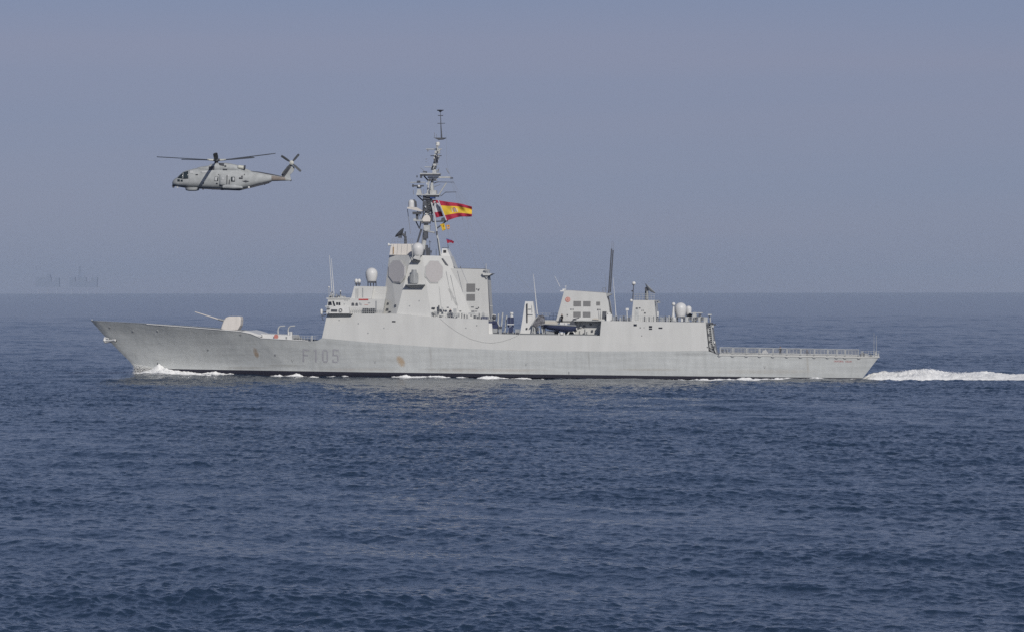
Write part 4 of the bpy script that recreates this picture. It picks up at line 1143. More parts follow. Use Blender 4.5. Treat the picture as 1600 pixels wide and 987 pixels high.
MB(SF).tube([(962.6, 494, -4.5), (958, 434, -4.5)], 0.085, 0.03, 6).build('whip_antenna', M['white'], ship, True)
MB(SF).tube([(947.4, 455, -2.6), (945.8, 428, -2.6)], 0.03, 0.02, 5).build('whip_antenna', M['wire'], ship, True)

# ---- clutter along the hangar roof
random.seed(21)
def roof_piece(k_, *b):
    MB(SF).box(*b).build('deck_fitting', (DM, M['light_metal'], M['grey'])[k_], ship)
x = 958.0
while x < 1050:
    w_ = random.uniform(0.9, 2.6); h = random.uniform(3.0, 9.0)
    if not 985 < x < 1023:
        roof_piece(random.choice((0, 0, 1, 1, 2)), x, 501.6 - h, x + w_, 502.4, -7.2, -6.6)
    x += w_ + random.uniform(0.4, 1.6)
for (x, h) in ((1003.8, 6), (1006.4, 8), (1009, 5), (1013.5, 7), (1017.5, 6), (1020.4, 8)):
    roof_piece(0 if h > 6 else 1, x, 502 - h, x + 1.4, 502.6, -7.0, -6.5)
rl = MB(SF)
for x in [957 + 4.0 * i for i in range(37)]:
    yb = interp(x, [(940, 501), (1103, 503.6)])
    rl.tube([(x, yb, -7.5), (x, yb - 8.4, -7.5)], .026, n=5)
for k_ in (8.2, 5.6, 3):
    rl.tube([(956, 501.3 - k_, -7.5), (1103, 503.6 - k_, -7.5)], .020, n=5)
rl.build('guard_rail', LM, ship)
MB(SF).tube([(980, 501.5, -6.5), (979.6, 485, -6.5)], .09).box(977.8, 481.4, 982.4, 485, -6.7, -6.3).build('signal_lamp', M['white'], ship)

# ---- after director house
dh = MB(SF).prism([(986.4, 502), (989.4, 469.0), (1022.4, 469.0), (1024.8, 494), (1025.4, 502.4)], -4.6, 4.6, 0.07).build('director_house', M['paint'], ship)
wall_plate('bracket', DM, [(993.4, 480.6, 996.6, 483), (998.4, 480.4, 1000.8, 482), (1006.4, 488, 1009, 490), (1002.4, 484.2, 1003.6, 485.6), (1005, 484.2, 1006, 485.6)], -4.6, dh, tap=.07, zb_py=502)
wall_plate('door', M['light_metal'], [(992, 483, 998.4, 499.6)], -4.6, dh, tap=.07, zb_py=502)
rl = MB(SF)
for x in (990.5, 995, 999.5, 1004, 1008.5, 1013, 1017.5, 1022):
    rl.tube([(x, 469, -4.1), (x, 459, -4.1)], .03, n=5)
for yy in (459.2, 462.4, 465.6):
    rl.tube([(990.5, yy, -4.1), (1023, yy, -4.1)], .024, n=5)
rl.build('guard_rail', LM, dh)
MB(SF).tube([(988.6, 469, -3), (990, 446, -3)], .10, .07, 6).ball(P(988, 454.6, -3), .16).build('pole', DM, dh)
MB(SF).ball(P(990.3, 442.8, -3), .36).build('pole_dome', M['white'], dh, True)
MB(SF).lathe(P(990.2, 446.2, -3), [(.12, 0), (.34, .25)], 12).build('dome_cup', DM, dh)
MB(SF).ball(P(986.4, 469.6, -4.2), .28).build('lamp', M['white'], dh, True)
MB(SF).box(1022.4, 469, 1029, 470.6, -4.2, 0).box(1026.6, 471, 1031.6, 473.6, -3.8, -3.2).tube([(1026, 472, -4), (1028, 486, -4), (1027, 500, -4)], .07).build('after_ledge', M['grey'], dh)
MB(SF).lathe(P(1027.6, 494, -4.4), [(.18, 0), (.22, .2), (.22, .8), (.1, .9)], 10).build('white_canister', M['white'], dh, True)
n = (P(1008.5, 443.8, -1) - P(1023.6, 458.4, -1)).cross(Vector((0, 1, 0))).normalized()
if n.x < 0: n = -n
c = (P(1008.0, 443.4, -1) + P(1023.8, 458.4, -1)) * .5
MB(SF).lathe(c, [(0.5, -0.4), (1.25, -0.05), (1.32, 0.08), (1.2, 0.1), (0.2, -0.1)], 26, n).build('tracking_dish', M['light_metal'], dh, True)
MB(SF).tube([(1010.4, 452, -1), (1010.2, 469, -1)], .30, .34, 10).box(1007.6, 448.8, 1013, 455, -1.6, -.4).build('dish_pedestal', DM, dh)
MB(SF).tube([(1011, 455, -1.5), (1010.8, 468, -1.6)], .12).build('pedestal_post', M['light_metal'], dh)
MB(SF).tube([(1012, 441.6, -1), (1020, 436.6, -1)], .03, n=5).build('dish_feed', M['wire'], dh)

# ---- after domes and gear
dome('radome', 1063.4, 472.6, 494.4, 9.4, -4.5, ship, 0.74)
dome('radome', 1075.8, 477.6, 491, 4.8, -1.5, ship, 0.8)
MB(SF).tube([(1051.6, 501.6, -5.6), (1052.4, 479, -5.6)], .34, .16, 10).build('dome_post', M['white'], ship, True)
MB(SF).ball(P(1052.4, 475.2, -5.6), .34).build('small_radome', M['white'], ship, True)
MB(SF).lathe(P(1053, 502, -6.4), [(.35, 0), (.40, .2), (.36, .65), (.2, .8)], 12).build('white_canister', M['white'], ship, True)
MB(SF).box(1056.4, 494.4, 1071, 496.2, -5.4, -3.6).tube([(1058, 502, -4.5), (1058, 496, -4.5)], .14).tube([(1069, 502, -4.5), (1069, 496, -4.5)], .14).build('dome_stand', DM, ship)
MB(SF).box(1064, 495.8, 1067, 502, -5.2, -4.2).build('stand_leg', M['white'], ship)
MB(SF).box(1071.6, 490.8, 1081.4, 493.6, -3, 0).box(1073, 493.6, 1080, 495, -2.6, 0).build('radome_bracket', DM, ship)
MB(SF).box(1077, 488.2, 1097.6, 489.6, -4, 2).prism([(1081.4, 502.6), (1081.8, 492), (1083.6, 487.6), (1087, 487.6), (1088.4, 492), (1088, 502.8)], -5, -3).build('gear_platform', M['light_metal'], ship)
grp('deck_fitting', DM, [(1077, 494.6, 1081, 499), (1091.6, 490, 1095.6, 493), (1088.4, 494, 1090.6, 500), (1096, 494.6, 1099, 500.6), (1084, 495.6, 1087, 498), (1046, 496.4, 1049, 502)], y0=-5.8, y1=-5.0)
grp('deck_fitting', M['light_metal'], [(1071, 494.6, 1077, 502.4), (1091, 493.4, 1095.8, 502.8), (1099.4, 495.4, 1105.6, 503.4), (1079, 498.4, 1090, 500)], y0=-5.4, y1=-4.6)
MB(SF).box(1106, 490.6, 1111.8, 492.6, -5, -2).tube([(1107.6, 493, -4), (1109.6, 496, -4), (1110, 503, -4)], .13).tube([(1104, 503.6, -5), (1105, 496.6, -5)], .1).build('stern_lamp_arm', M['light_metal'], ship)
# hangar after face: frames, cables, door edge
af = MB(SF).prism([(1102.6, 504.2), (1112.6, 505.4), (1115.4, 530), (1118.6, 546.5), (1121.5, 553.4), (1114, 550), (1107, 545)], -5.6, 5.6).build('hangar_door_frame', M['net'], ship)
aa = MB(SF)
for (x0, y0, x1, y1) in ((1105.6, 507, 1109.6, 543), (1110.8, 506.4, 1113.6, 534), (1113, 534, 1118.4, 550)):
    aa.tube([(x0, y0, -5.9), (x1, y1, -5.9)], .12, n=6)
for i in range(11):
    y = 509 + i * 3.4
    aa.tube([(1104 + i * .45, y, -5.85), (1112 + i * .6, y + .3, -5.85)], .05, n=5)
aa.build('frame_rung', M['light_metal'], af)
grp('frame_fitting', DM, [(1103.6, 506, 1108, 511.6), (1106, 521, 1108.6, 524.6), (1108, 532, 1110.4, 535), (1114.6, 540, 1116.6, 544.4), (1107, 503.6, 1114, 505.8)], af, -6.1, -5.7)
MB(SF).box(1114, 505.6, 1118, 508.2, -6, -5).tube([(1111, 505, -5.4), (1115, 507, -5.4)], .09).build('door_lamp', DM, af)
grp('frame_lamp', M['white'], [(1115.4, 532.6, 1117.4, 536), (1113, 507.6, 1114.8, 511)], af, -6.1, -5.8)

# ---- flight deck nets, one frame after another
net_x = [1124.4, 1145, 1166.6, 1187.2, 1208, 1229.8, 1251.2, 1272.6, 1293.4, 1307.4, 1320.6, 1342.4]
def dy(x, a): return a + (x - 1124) * (4.2 / 248.0)
for i in range(len(net_x) - 1):
    a, b = net_x[i], net_x[i + 1]
    yn = -(interp((a + b) / 2, BT) + .22)
    m_ = MB(SF)
    m_.tube([(a + .4, dy(a, 542.4), yn), (b - .4, dy(b, 542.1), yn)], .065, n=6)
    m_.tube([(a + .4, dy(a, 551.2), yn), (b - .4, dy(b, 550.9), yn)], .06, n=6)
    for x in (a + .7, b - .7):
        m_.tube([(x, dy(x, 542.4), yn), (x, dy(x, 552.0), yn)], .075, n=6)
    nf = m_.build('net_frame', M['light_metal'], ship)
    w_ = MB(SF)
    nn = max(6, int((b - a) / 1.1))
    sg = random.uniform(.2, 1.0)
    for q in range(1, nn):
        x = a + (b - a) * q / nn
        w_.tube([(x, dy(x, 542.6), yn), (x + random.uniform(-.2, .2), dy(x, 551.2), yn)], .020, n=4)
    for q in range(1, 7):
        w_.tube([(a + 1 + (b - a - 2) * t / 6, dy(a, 542.6 + q * 1.22) + sg * math.sin(math.pi * t / 6), yn) for t in range(7)], .020, n=4)
    w_.build('net', M['net'], nf)
fe = MB(SF)
for sg in (-1, 1):
    prev = None
    for x in [1123.6 + (1343 - 1123.6) * t / 10 for t in range(11)]:
        b_ = interp(x, BT) + .10
        t_, u_ = P(x, dy(x, 552.0), -b_), P(x, dy(x, 554.9), -b_)
        cur = [Vector((t_.x, sg * b_, t_.z)), Vector((u_.x, sg * b_, u_.z)), Vector((u_.x, sg * (b_ - .5), u_.z)), Vector((t_.x, sg * (b_ - .5), t_.z))]
        if prev: fe.add(prev + cur, [(0, 4, 5, 1), (1, 5, 6, 2), (2, 6, 7, 3), (3, 7, 4, 0)])
        prev = cur
fe.build('flight_deck_edge', M['paint'], ship)
for x in net_x:
    y = dy(x, 554.8); b_ = interp(x, BT)
    MB(SF).prism([(x - 3.4, y), (x + 3.4, y), (x + 1.4, y + 1.9), (x - 1.4, y + 1.9)], -b_ - .14, -b_ + .5).build('net_bracket', M['grey'], ship)
# deck behind the nets, tractor sized pale box, far side nets
w_ = MB(SF)
for x in [1126 + 5.4 * i for i in range(40)]:
    w_.tube([(x, dy(x, 543.6), 8.6), (x, dy(x, 552), 8.6)], .05, n=4)
for q in range(4):
    w_.tube([(1124, dy(1124, 543.6 + q * 2), 8.6), (1342, dy(1342, 543.6 + q * 2), 8.6)], .03, n=4)
w_.build('net_frame', M['light_metal'], ship)
grp('deck_fitting', DM, [(1127, 545.6, 1130.6, 548.6), (1134.6, 546, 1136, 551), (1127.6, 549.6, 1131, 551)], y0=-6, y1=-5.4)
MB(SF).prism([(1190, 552.6), (1192, 547.6), (1196.6, 545.4), (1199, 548.6), (1200.4, 552.6)], -5.5, -4).build('deck_winch', M['white'], ship)
# quarterdeck fittings right aft
grp('deck_fitting', M['light_metal'], [(1346, 548.4, 1348, 558.2), (1350.4, 552.4, 1356.4, 558.4), (1362.6, 554.6, 1366, 558.8), (1367, 549.6, 1370.4, 559), (1371.4, 552.4, 1373.6, 558.8)], y0=-7.6, y1=-7.0)
grp('deck_fitting', DM, [(1343.4, 552.6, 1345.6, 558), (1348.4, 550, 1350.2, 558.2), (1359.6, 553, 1362, 558.4), (1357, 556, 1359, 558.6)], y0=-7.3, y1=-6.7)
MB(SF).box(1343, 556.4, 1374.4, 558.2, -8.2, 8.2).build('stern_coaming', M['paint'], ship)
rl = MB(SF)
for x in (1345, 1349, 1353, 1357, 1361, 1365, 1369, 1373):
    rl.tube([(x, 558, -8.1), (x, 547.6, -8.1)], .03, n=5)
for yy in (547.8, 551, 554.2):
    rl.tube([(1344, yy, -8.1), (1374, yy + .5, -8.1)], .025, n=5)
rl.build('guard_rail', LM, ship)
for x, y0 in ((1365.6, 519), (1369.4, 524)):
    MB(SF).tube([(x, 557.5, -6), (x, y0, -6)], .045, .02, 6).build('stern_pole', M['light_metal'], ship, True)

# ================================================================== THE BOAT IN THE WAIST
boat = empty('rigid_boat', SHIP_LOC, SHIP_RZ)
tag(boat, 'navy covered launch lying on its cradle in the open waist of the frigate', 'boat')
bm_ = MB(SF)
secs = []
for i in range(19):
    t = i / 18
    x = 846.5 + 54 * t
    w = 1.15 * (1 - max(0, (0.35 - t) / 0.35) ** 2.2 * 0.96)
    top = 506.0 + 2.6 * t
    bot = interp(t, [(0, 508.5), (0.08, 511.5), (0.2, 514.5), (0.4, 516.2), (0.7, 518.6), (0.9, 518.8), (1, 516.4)])
    c = P(x, top, -6.9); cb = P(x, bot, -6.9)
    h = c.z - cb.z
    secs.append([Vector((c.x, -6.9 + yy * w, cb.z + h * zz)) for yy, zz in ((-0.85, 1.0), (-1.0, .86), (-.98, .6), (-.7, .25), (0, 0), (.7, .25), (.98, .6), (1, .86), (.85, 1.0), (0, 1.04))])
n_ = 10
vs = [p for s in secs for p in s]
fs = [(i * n_ + j, i * n_ + (j + 1) % n_, (i + 1) * n_ + (j + 1) % n_, (i + 1) * n_ + j) for i in range(18) for j in range(n_)]
fs += [tuple(range(n_)), tuple(range(18 * n_, 19 * n_))]
bm_.add(vs, fs).build('boat_hull', M['cover'], boat, True)
MB(SF).tube([(847, 505.8, -7.9), (860, 506.8, -8.05), (900.5, 508.8, -8.05)], .10, .10, 8).build('rubbing_strake', M['grey'], boat, True)
MB(SF).prism([(851, 506), (851.6, 501.4), (870, 502.0), (871, 507)], -7.5, -6.3).build('boat_cover', M['tan_cover'], boat)
MB(SF).prism([(889.4, 508), (891.4, 502), (896, 498.6), (900.6, 499.6), (897.4, 503), (899.6, 508.6)], -7.5, -6.3).build('outboard_engine', M['dark_metal'], boat)
MB(SF).tube([(895, 499, -6.9), (905, 496.2, -6.9)], .12, .08).build('engine_handle', M['dark_metal'], boat)
MB(SF).box(874.6, 503.4, 881.4, 507.6, -7.4, -6.5).box(882.4, 504, 886.4, 508, -7.3, -6.5).build('console', M['white'], boat)

# ================================================================== PEOPLE
skin_m = material('skin', (0.42, 0.26, 0.19), 0.6, 0.3)
cloth = {'dark': material('dark_navy_work_clothes', (0.025, 0.028, 0.05), 0.85, 0.2, var=.2), 'black': material('black_clothes', (0.02, 0.02, 0.024), 0.85, 0.2),
         'grey': material('grey_overalls', (0.10, 0.105, 0.12), 0.85, 0.2)}
def person(px, py, y, h, clothes, label, lean=0.0, headgear=None, arm=0.2, crouch=0.0, facing=0.0, group=None):
    base = SF.M @ P(px, py, y)
    o = empty('person', base, SHIP_RZ + facing)
    tag(o, label, 'person', group)
    k_ = h / 1.78
    hip = 0.92 - 0.4 * crouch
    V3 = lambda x, y_, z: Vector((x, y_, z)) * k_
    J = [V3(0, 0, hip), V3(0, lean * .3, hip + .22), V3(0, lean * .7, hip + .44), V3(0, lean * .85, hip + .56), V3(0, lean, hip + .72),
         V3(-.10, -.03 - crouch * .3, hip - .08), V3(-.11, -crouch * .5, hip - .45 + crouch * .12), V3(-.12, 0.02, .06), V3(-.12, -.16, .04),
         V3(.10, -.03, hip - .08), V3(.12, -.04 - crouch * .4, hip - .45 + crouch * .12), V3(.14, .05, .06), V3(.14, -.12, .04),
         V3(-.19, lean * .8, hip + .50), V3(-.27, lean * .8 - arm * .3, hip + .22), V3(-.24, lean * .8 - arm * 1.1 - .05, hip + .02 + arm * .3),
         V3(.19, lean * .8, hip + .50), V3(.27, lean * .8 - arm * .2, hip + .22), V3(.26, lean * .8 - arm * .9 - .05, hip + .02 + arm * .2)]
    E = [(0, 1), (1, 2), (2, 3), (3, 4), (0, 5), (5, 6), (6, 7), (7, 8), (0, 9), (9, 10), (10, 11), (11, 12), (2, 13), (13, 14), (14, 15), (2, 16), (16, 17), (17, 18)]
    rad = [.145, .13, .14, .06, .085, .10, .07, .05, .045, .10, .07, .05, .045, .075, .052, .042, .075, .052, .042]
    me = bpy.data.meshes.new('body')
    me.from_pydata([tuple(j) for j in J], E, [])
    to = bpy.data.objects.new('body', me)
    scene.collection.objects.link(to)
    to.modifiers.new('s', 'SKIN').use_smooth_shade = True
    for i, r in enumerate(rad):
        me.skin_vertices[0].data[i].radius = (r * k_, r * k_)
    me.skin_vertices[0].data[0].use_root = True
    sb = to.modifiers.new('u', 'SUBSURF'); sb.levels = 1; sb.render_levels = 1
    dg = bpy.context.evaluated_depsgraph_get()
    m2 = bpy.data.meshes.new_from_object(to.evaluated_get(dg))
    bpy.data.objects.remove(to)
    m2.materials.clear(); m2.materials.append(cloth[clothes]); m2.materials.append(skin_m)
    for p_ in m2.polygons:
        c_ = p_.center
        p_.material_index = 1 if (c_.z > (hip + .57) * k_ or (abs(c_.x) > .2 * k_ and c_.z < (hip + .06 + arm * .2) * k_ and c_.z > .3 * k_ and arm >= 0 and abs(c_.y) > .02)) else 0
        p_.use_smooth = True
    body = link(bpy.data.objects.new('body', m2), o)
    hd = J[4]
    # head shape: cranium, jaw, nose joined to one mesh
    hm = MB(SF).ball(hd + V3(0, 0, .03), .105 * k_, 1.2).ball(hd + V3(0, -.03, -.05), .07 * k_, 1.1)
    hm.add([hd + V3(-.015, -.1, .01), hd + V3(.015, -.1, .01), hd + V3(0, -.13, -.02), hd + V3(0, -.09, .05)], [(0, 1, 2), (0, 2, 3), (1, 3, 2)])
    hm.build('head', skin_m, o, True)
    MB(SF).ball(hd + V3(0, .012, .065), .112 * k_, 0.95).build('cap' if headgear else 'hair', M['white'] if headgear == 'white' else cloth['black'], o, True)
    return o
person(1219.2, 556.6, -5.0, 1.85, 'black', 'person in black standing on the flight deck behind the fifth net', arm=.3)
person(1261, 557.6, -4.0, 1.75, 'grey', 'person in grey crouching low on the flight deck near the stern', crouch=.9, arm=.4)
person(703.6, 497.4, -7.3, 1.80, 'dark', 'person in navy clothes and white cap at the rail below the tower', headgear='white', arm=.35, facing=.5)
person(878.0, 506.2, -5.6, 1.85, 'black', 'person in black standing behind the covered launch in the waist', arm=.1, facing=-.6)

# ================================================================== FLAGS
def flag_mats():
    return [material('flag_red', (0.36, 0.03, 0.06), 0.75, 0.2), material('flag_yellow', (0.68, 0.46, 0.05), 0.75, 0.2),
            material('flag_crest', (0.26, 0.10, 0.12), 0.75, 0.2), material('flag_white', (0.55, 0.56, 0.60), 0.75, 0.2),
            material('flag_blue', (0.06, 0.12, 0.30), 0.75, 0.2), material('flag_orange', (0.80, 0.38, 0.05), 0.75, 0.2)]
FM = flag_mats()
def flag(name, corners, y, nx, ny, rule, amp_, label, sag=0.0, wl=2.2, group=None, ph=0.0):
    """corners: hoist top, fly top, fly bottom, hoist bottom in survey points; rule(u,v)->material"""
    a, b, c, d = [Vector((q[0], q[1], 0)) for q in corners]
    vs = []
    for j in range(ny + 1):
        v = j / ny
        for i in range(nx + 1):
            u = i / nx
            q = (a * (1 - u) + b * u) * (1 - v) + (d * (1 - u) + c * u) * v
            env = u ** 0.7
            q.y += sag * math.sin(math.pi * u) * (0.4 + v) + 0.9 * amp_ * math.sin(u * 7.5 + v * 1.2 + ph) * env
            off_ = amp_ * env * (0.55 * math.sin(u * 2 * math.pi * wl + v * 2.0 + ph) + 0.25 * math.sin(u * 17 - v * 6 + ph)+0.2*math.sin(v*9+u*5))
            vs.append(P(q.x, q.y, y + off_))
    base = vs[0].copy()
    fs = [(j * (nx + 1) + i, j * (nx + 1) + i + 1, (j + 1) * (nx + 1) + i + 1, (j + 1) * (nx + 1) + i) for j in range(ny) for i in range(nx)]
    o = mesh_obj(name, [p - base for p in vs], fs, FM)
    o.location = SF.M @ base; o.rotation_euler = (0, 0, SHIP_RZ)
    for k_, p_ in enumerate(o.data.polygons):
        p_.material_index = rule((k_ % nx + .5) / nx, (k_ // nx + .5) / ny)
        p_.use_smooth = True
    sd = o.modifiers.new('cloth', 'SOLIDIFY'); sd.thickness = 0.02; sd.offset = 0
    tag(o, label, 'flag', group)
    return o
def spain(u, v):
    if u < .018: return 3
    if v < .26 or v > .73: return 0
    # generic shield shape with side columns and a crown
    du, dv = (u - .42) / .085, (v - .50) / .17
    if abs(du) < .55 and -.6 < dv < .8: return 2 if (int(du * 4 + 8) + int(dv * 4 + 8)) % 2 or abs(du) > .4 else 3
    if .85 < abs(du) < 1.1 and -.6 < dv < .8: return 3
    if abs(du) < .4 and -1.0 < dv <= -.6: return 2
    return 1
flag('ensign', [(684.3, 313.2), (737.4, 322.6), (737.4, 338.2), (697.4, 345.2)], -1.5, 90, 48, spain, 0.7,
     'large red and yellow striped flag with a crest streaming from the mast', sag=-1.5)
flag('flag', [(672.4, 312.6), (684.0, 313.0), (692.6, 338.0), (681.6, 340.4)], -0.2, 24, 40, lambda u, v: 0 if v < .17 or v > .71 else 3, 0.35,
     'narrow red and pale grey flag between the white mast column and the big ensign')
flag('signal_flag', [(687.8, 350.4), (694.4, 349.6), (696.4, 359.2), (691.6, 361.2)], -1.4, 14, 14, lambda u, v: 1, 0.35,
     'plain yellow signal flag hanging under the yard below the ensign')
flag('signal_flag', [(696.6, 352.4), (702.4, 351.6), (702.2, 357.4), (699.6, 358.8)], -1.4, 14, 14, lambda u, v: 3 if abs(u - .5) < .22 and abs(v - .5) < .25 else 5, 0.35,
     'small orange signal flag with a pale centre, aft of the plain yellow one')
flag('signal_flag', [(697.0, 372.4), (709.4, 377.4), (708.4, 380.4), (699.0, 380.6)], -1.8, 18, 14, lambda u, v: 4 if v < .22 and u < .6 else 0, 0.35,
     'small red and blue signal flag flying above the aft corner of the tower', sag=-.8)

# ================================================================== THE HELICOPTER
HL, HZ = Vector((0, 570.0, 0)), 0.0
HF = Frame(HL, HZ)
hc = HF.P(340, 275, 0)
heli = empty('helicopter', HF.M @ hc, HZ)
tag(heli, 'grey naval helicopter with its rotors turning, flying ahead of the mast', 'helicopter')
HG = material('helicopter_grey_paint', (0.36, 0.375, 0.38), 0.6, 0.3, var=0.17, vscale=1.3, streak=0.0)
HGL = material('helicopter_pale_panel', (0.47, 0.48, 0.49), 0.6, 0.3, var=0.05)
HGD = material('helicopter_dark_grey', (0.06, 0.063, 0.075), 0.6, 0.3, var=0.15, vscale=1.0)
HGB = material('sooty_tan_paint', (0.22, 0.19, 0.17), 0.65, 0.3, var=0.2, vscale=1.0)
HBL = material('rotor_blade_grey', (0.07, 0.075, 0.085), 0.6, 0.3)
HWI = material('hub_pale_paint', (0.52, 0.52, 0.47), 0.5, 0.3)
HGLS = material('cockpit_glass', (0.03, 0.04, 0.045), 0.1, 0.6)
def hp(px, py, y=0.0): return HF.P(px, py, y) - hc
class HMB(MB):
    def __init__(self):
        class F2: P = staticmethod(hp)
        super().__init__(F2)
def loft(secs, mat, name, nseg=20, pw=2.6, parent=heli):
    """secs: (px, top, bottom, half width[, centre y])"""
    vs, fs = [], []
    for s in secs:
        t, b = hp(s[0], s[1]), hp(s[0], s[2])
        zc, hz = (t.z + b.z) / 2, (t.z - b.z) / 2
        yc = s[4] if len(s) > 4 else 0
        for j in range(nseg):
            a = 2 * math.pi * j / nseg
            ca, sa = math.cos(a), math.sin(a)
            ex = 2 / pw
            vs.append(Vector((t.x, yc + s[3] * math.copysign(abs(ca) ** ex, ca), zc + hz * math.copysign(abs(sa) ** ex, sa))))
    n = nseg
    for i in range(len(secs) - 1):
        for j in range(n):
            fs.append((i * n + j, i * n + (j + 1) % n, (i + 1) * n + (j + 1) % n, (i + 1) * n + j))
    fs += [tuple(range(n)), tuple(range((len(secs) - 1) * n, len(secs) * n))]
    return HMB().add(vs, fs).build(name, mat, parent, True)
fus = loft([(269.4, 284.6, 288.2, .25), (270.6, 282.2, 289.2, .6), (273, 279.8, 290.2, .85), (277, 277.2, 291.2, 1.1), (281, 273.4, 291.8, 1.22), (286.5, 268.6, 292.4, 1.3),
            (291, 266.8, 292.8, 1.35), (296, 265.6, 293.2, 1.38), (305, 263.4, 293.8, 1.4), (320, 262.4, 294.6, 1.4), (340, 262.0, 295.6, 1.4), (360, 263.2, 296.4, 1.4), (374, 264.6, 296.9, 1.4),
            (384, 266.0, 294.4, 1.25), (395, 268.2, 291.6, 1.05), (410, 270.8, 287.2, .75), (424, 273.4, 283.6, .5), (440, 276.4, 282.9, .38), (448, 277.4, 282.8, .25), (454.6, 279.6, 282.6, .12)], HG, 'fuselage')
cow = loft([(309, 262.0, 268, .6), (314, 260.8, 268, 1.0), (326, 259.2, 269, 1.15), (330, 256.4, 269, 1.15), (338, 255.0, 269, 1.15), (352, 254.6, 269, 1.15), (362, 256.0, 269, 1.1), (371, 258.2, 269, 1.0), (380, 262.0, 269.5, .85), (392, 267.0, 270, .6)], HG, 'engine_cowling', 16, 3.2)
loft([(392, 267.4, 270.4, .35), (405, 268.6, 272.4, .35), (425, 272.2, 275.4, .3), (441, 275.6, 278, .18)], HGD, 'tail_spine', 10, 2.5)
loft([(424.5, 273.7, 283.4, .52), (432, 275.1, 283.2, .47), (446, 277.4, 282.7, .34)], HGB, 'tail_band', 16, 2.6)
# projected plates on the port side of the fuselage
FBV = BVHTree.FromPolygons([tuple(v.co) for v in fus.data.vertices], [tuple(p.vertices) for p in fus.data.polygons])
CBV = BVHTree.FromPolygons([tuple(v.co) for v in cow.data.vertices], [tuple(p.vertices) for p in cow.data.polygons])
def patch(name, mat, poly, tree=FBV, lift=0.035, parent=None, sub=5):
    """a thin skin following the fuselage inside an outline of survey points"""
    if len(poly) == 4 and not isinstance(poly[0], tuple):
        x0, y0, x1, y1 = poly; poly = [(x0, y0), (x1, y0), (x1, y1), (x0, y1)]
    m_ = HMB()
    a, b, c, d = (poly + [poly[-1]])[:4]
    g_ = []
    for j in range(sub + 1):
        for i in range(sub + 1):
            u, v = i / sub, j / sub
            x = (a[0] * (1 - u) + b[0] * u) * (1 - v) + (d[0] * (1 - u) + c[0] * u) * v
            y = (a[1] * (1 - u) + b[1] * u) * (1 - v) + (d[1] * (1 - u) + c[1] * u) * v
            o_ = HF.o - hc; dr_ = HF.ray(x, y).normalized()
            loc, nn, _, _ = tree.ray_cast(o_, dr_)
            if loc is None: loc, nn, _, _ = tree.find_nearest(hp(x, y, -1.3))
            if nn.y > 0: nn = -nn
            g_.append(loc + nn * lift)
    s1 = sub + 1
    m_.add(g_, [(j * s1 + i, j * s1 + i + 1, (j + 1) * s1 + i + 1, (j + 1) * s1 + i) for j in range(sub) for i in range(sub)])
    o = m_.build(name, mat, parent or heli, True)
    sd = o.modifiers.new('thick', 'SOLIDIFY'); sd.thickness = 0.03; sd.offset = 0
    return o
patch('cockpit_window', HGLS, [(286.9, 269.6), (294.4, 267.8), (294.2, 279.4), (286.0, 279.8)])
patch('cockpit_window', HGLS, [(281.2, 274.6), (285.9, 270.4), (285.2, 279.6), (277.4, 278.6)])
patch('frame_bar', HG, [(285.9, 270.0), (286.9, 269.4), (286.2, 279.6), (285.2, 279.6)], lift=.05)
patch('chin_window', HGLS, [(277.4, 280.4), (281.0, 280.4), (281.4, 283.8), (277.6, 283.8)])
patch('chin_window', HGLS, [(282.4, 281.0), (285.6, 281.0), (285.6, 284.0), (282.6, 284.0)])
wd = patch('cabin_window', HGLS, [(335.6, 276.6), (341.2, 276.6), (340.8, 283.2), (335.2, 283.2)])
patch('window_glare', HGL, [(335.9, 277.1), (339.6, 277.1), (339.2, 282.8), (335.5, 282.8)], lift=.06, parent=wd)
wd = patch('cabin_window', HGLS, [(361.2, 276.6), (367.2, 276.8), (367.0, 284.2), (361.0, 284.0)])
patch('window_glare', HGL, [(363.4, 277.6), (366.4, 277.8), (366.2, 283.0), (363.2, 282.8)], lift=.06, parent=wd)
patch('engine_intake', HGD, [(326.4, 260.6), (335.2, 260.0), (335.0, 268.0), (326.0, 268.0)], CBV)
patch('engine_intake', HGD, [(341.6, 255.6), (350.4, 255.8), (350.0, 259.8), (343.0, 258.4)], CBV)
patch('exhaust', HGD, [(334, 267.4), (344, 268.2), (349, 265.6), (349, 267.0)], CBV, .05)
patch('exhaust', HGD, [(347.6, 264.0), (355.6, 264.0), (353.6, 268.0), (350.0, 266.8)], CBV, .05)
patch('cowling_vent', HGD, (350.8, 258.6, 353.6, 261.4), CBV)
patch('door_rail', HGL, (314, 268.3, 327.5, 270.2), FBV)
patch('pale_panel', HGL, (296.4, 266.8, 301.6, 271.2), FBV)
patch('pale_panel', HGL, (355.6, 273.4, 358, 276.4), FBV)
patch('roundel', HGL, (346.6, 278.0, 350.4, 281.6), FBV)
patch('serial_number', HGL, (344, 282.9, 353, 283.9), FBV)
for r_ in ((305.6, 272.4, 309.4, 274), (317.2, 285, 318.8, 287.4), (337.4, 286, 340.2, 287.8), (341.0, 272.2, 342.4, 273.6), (373.4, 277.6, 379.2, 280.0), (381.2, 272.4, 382.6, 274), (377, 275, 379.2, 277)):
    patch('vent', HGD, r_, FBV, sub=2)
patch('stabiliser_root', HGD, [(378.4, 283.2), (384, 282.2), (389.6, 283.6), (384, 285.4)], FBV)
patch('cabin_door', HG, (342.6, 273.6, 359.6, 290.6), FBV, .03)
HMB().tube([(354.8, 274, -1.5), (354.6, 290, -1.5)], .05).tube([(358.4, 281, -1.5), (358.2, 289.6, -1.5)], .06).build('door_handle_rail', HGD, heli)
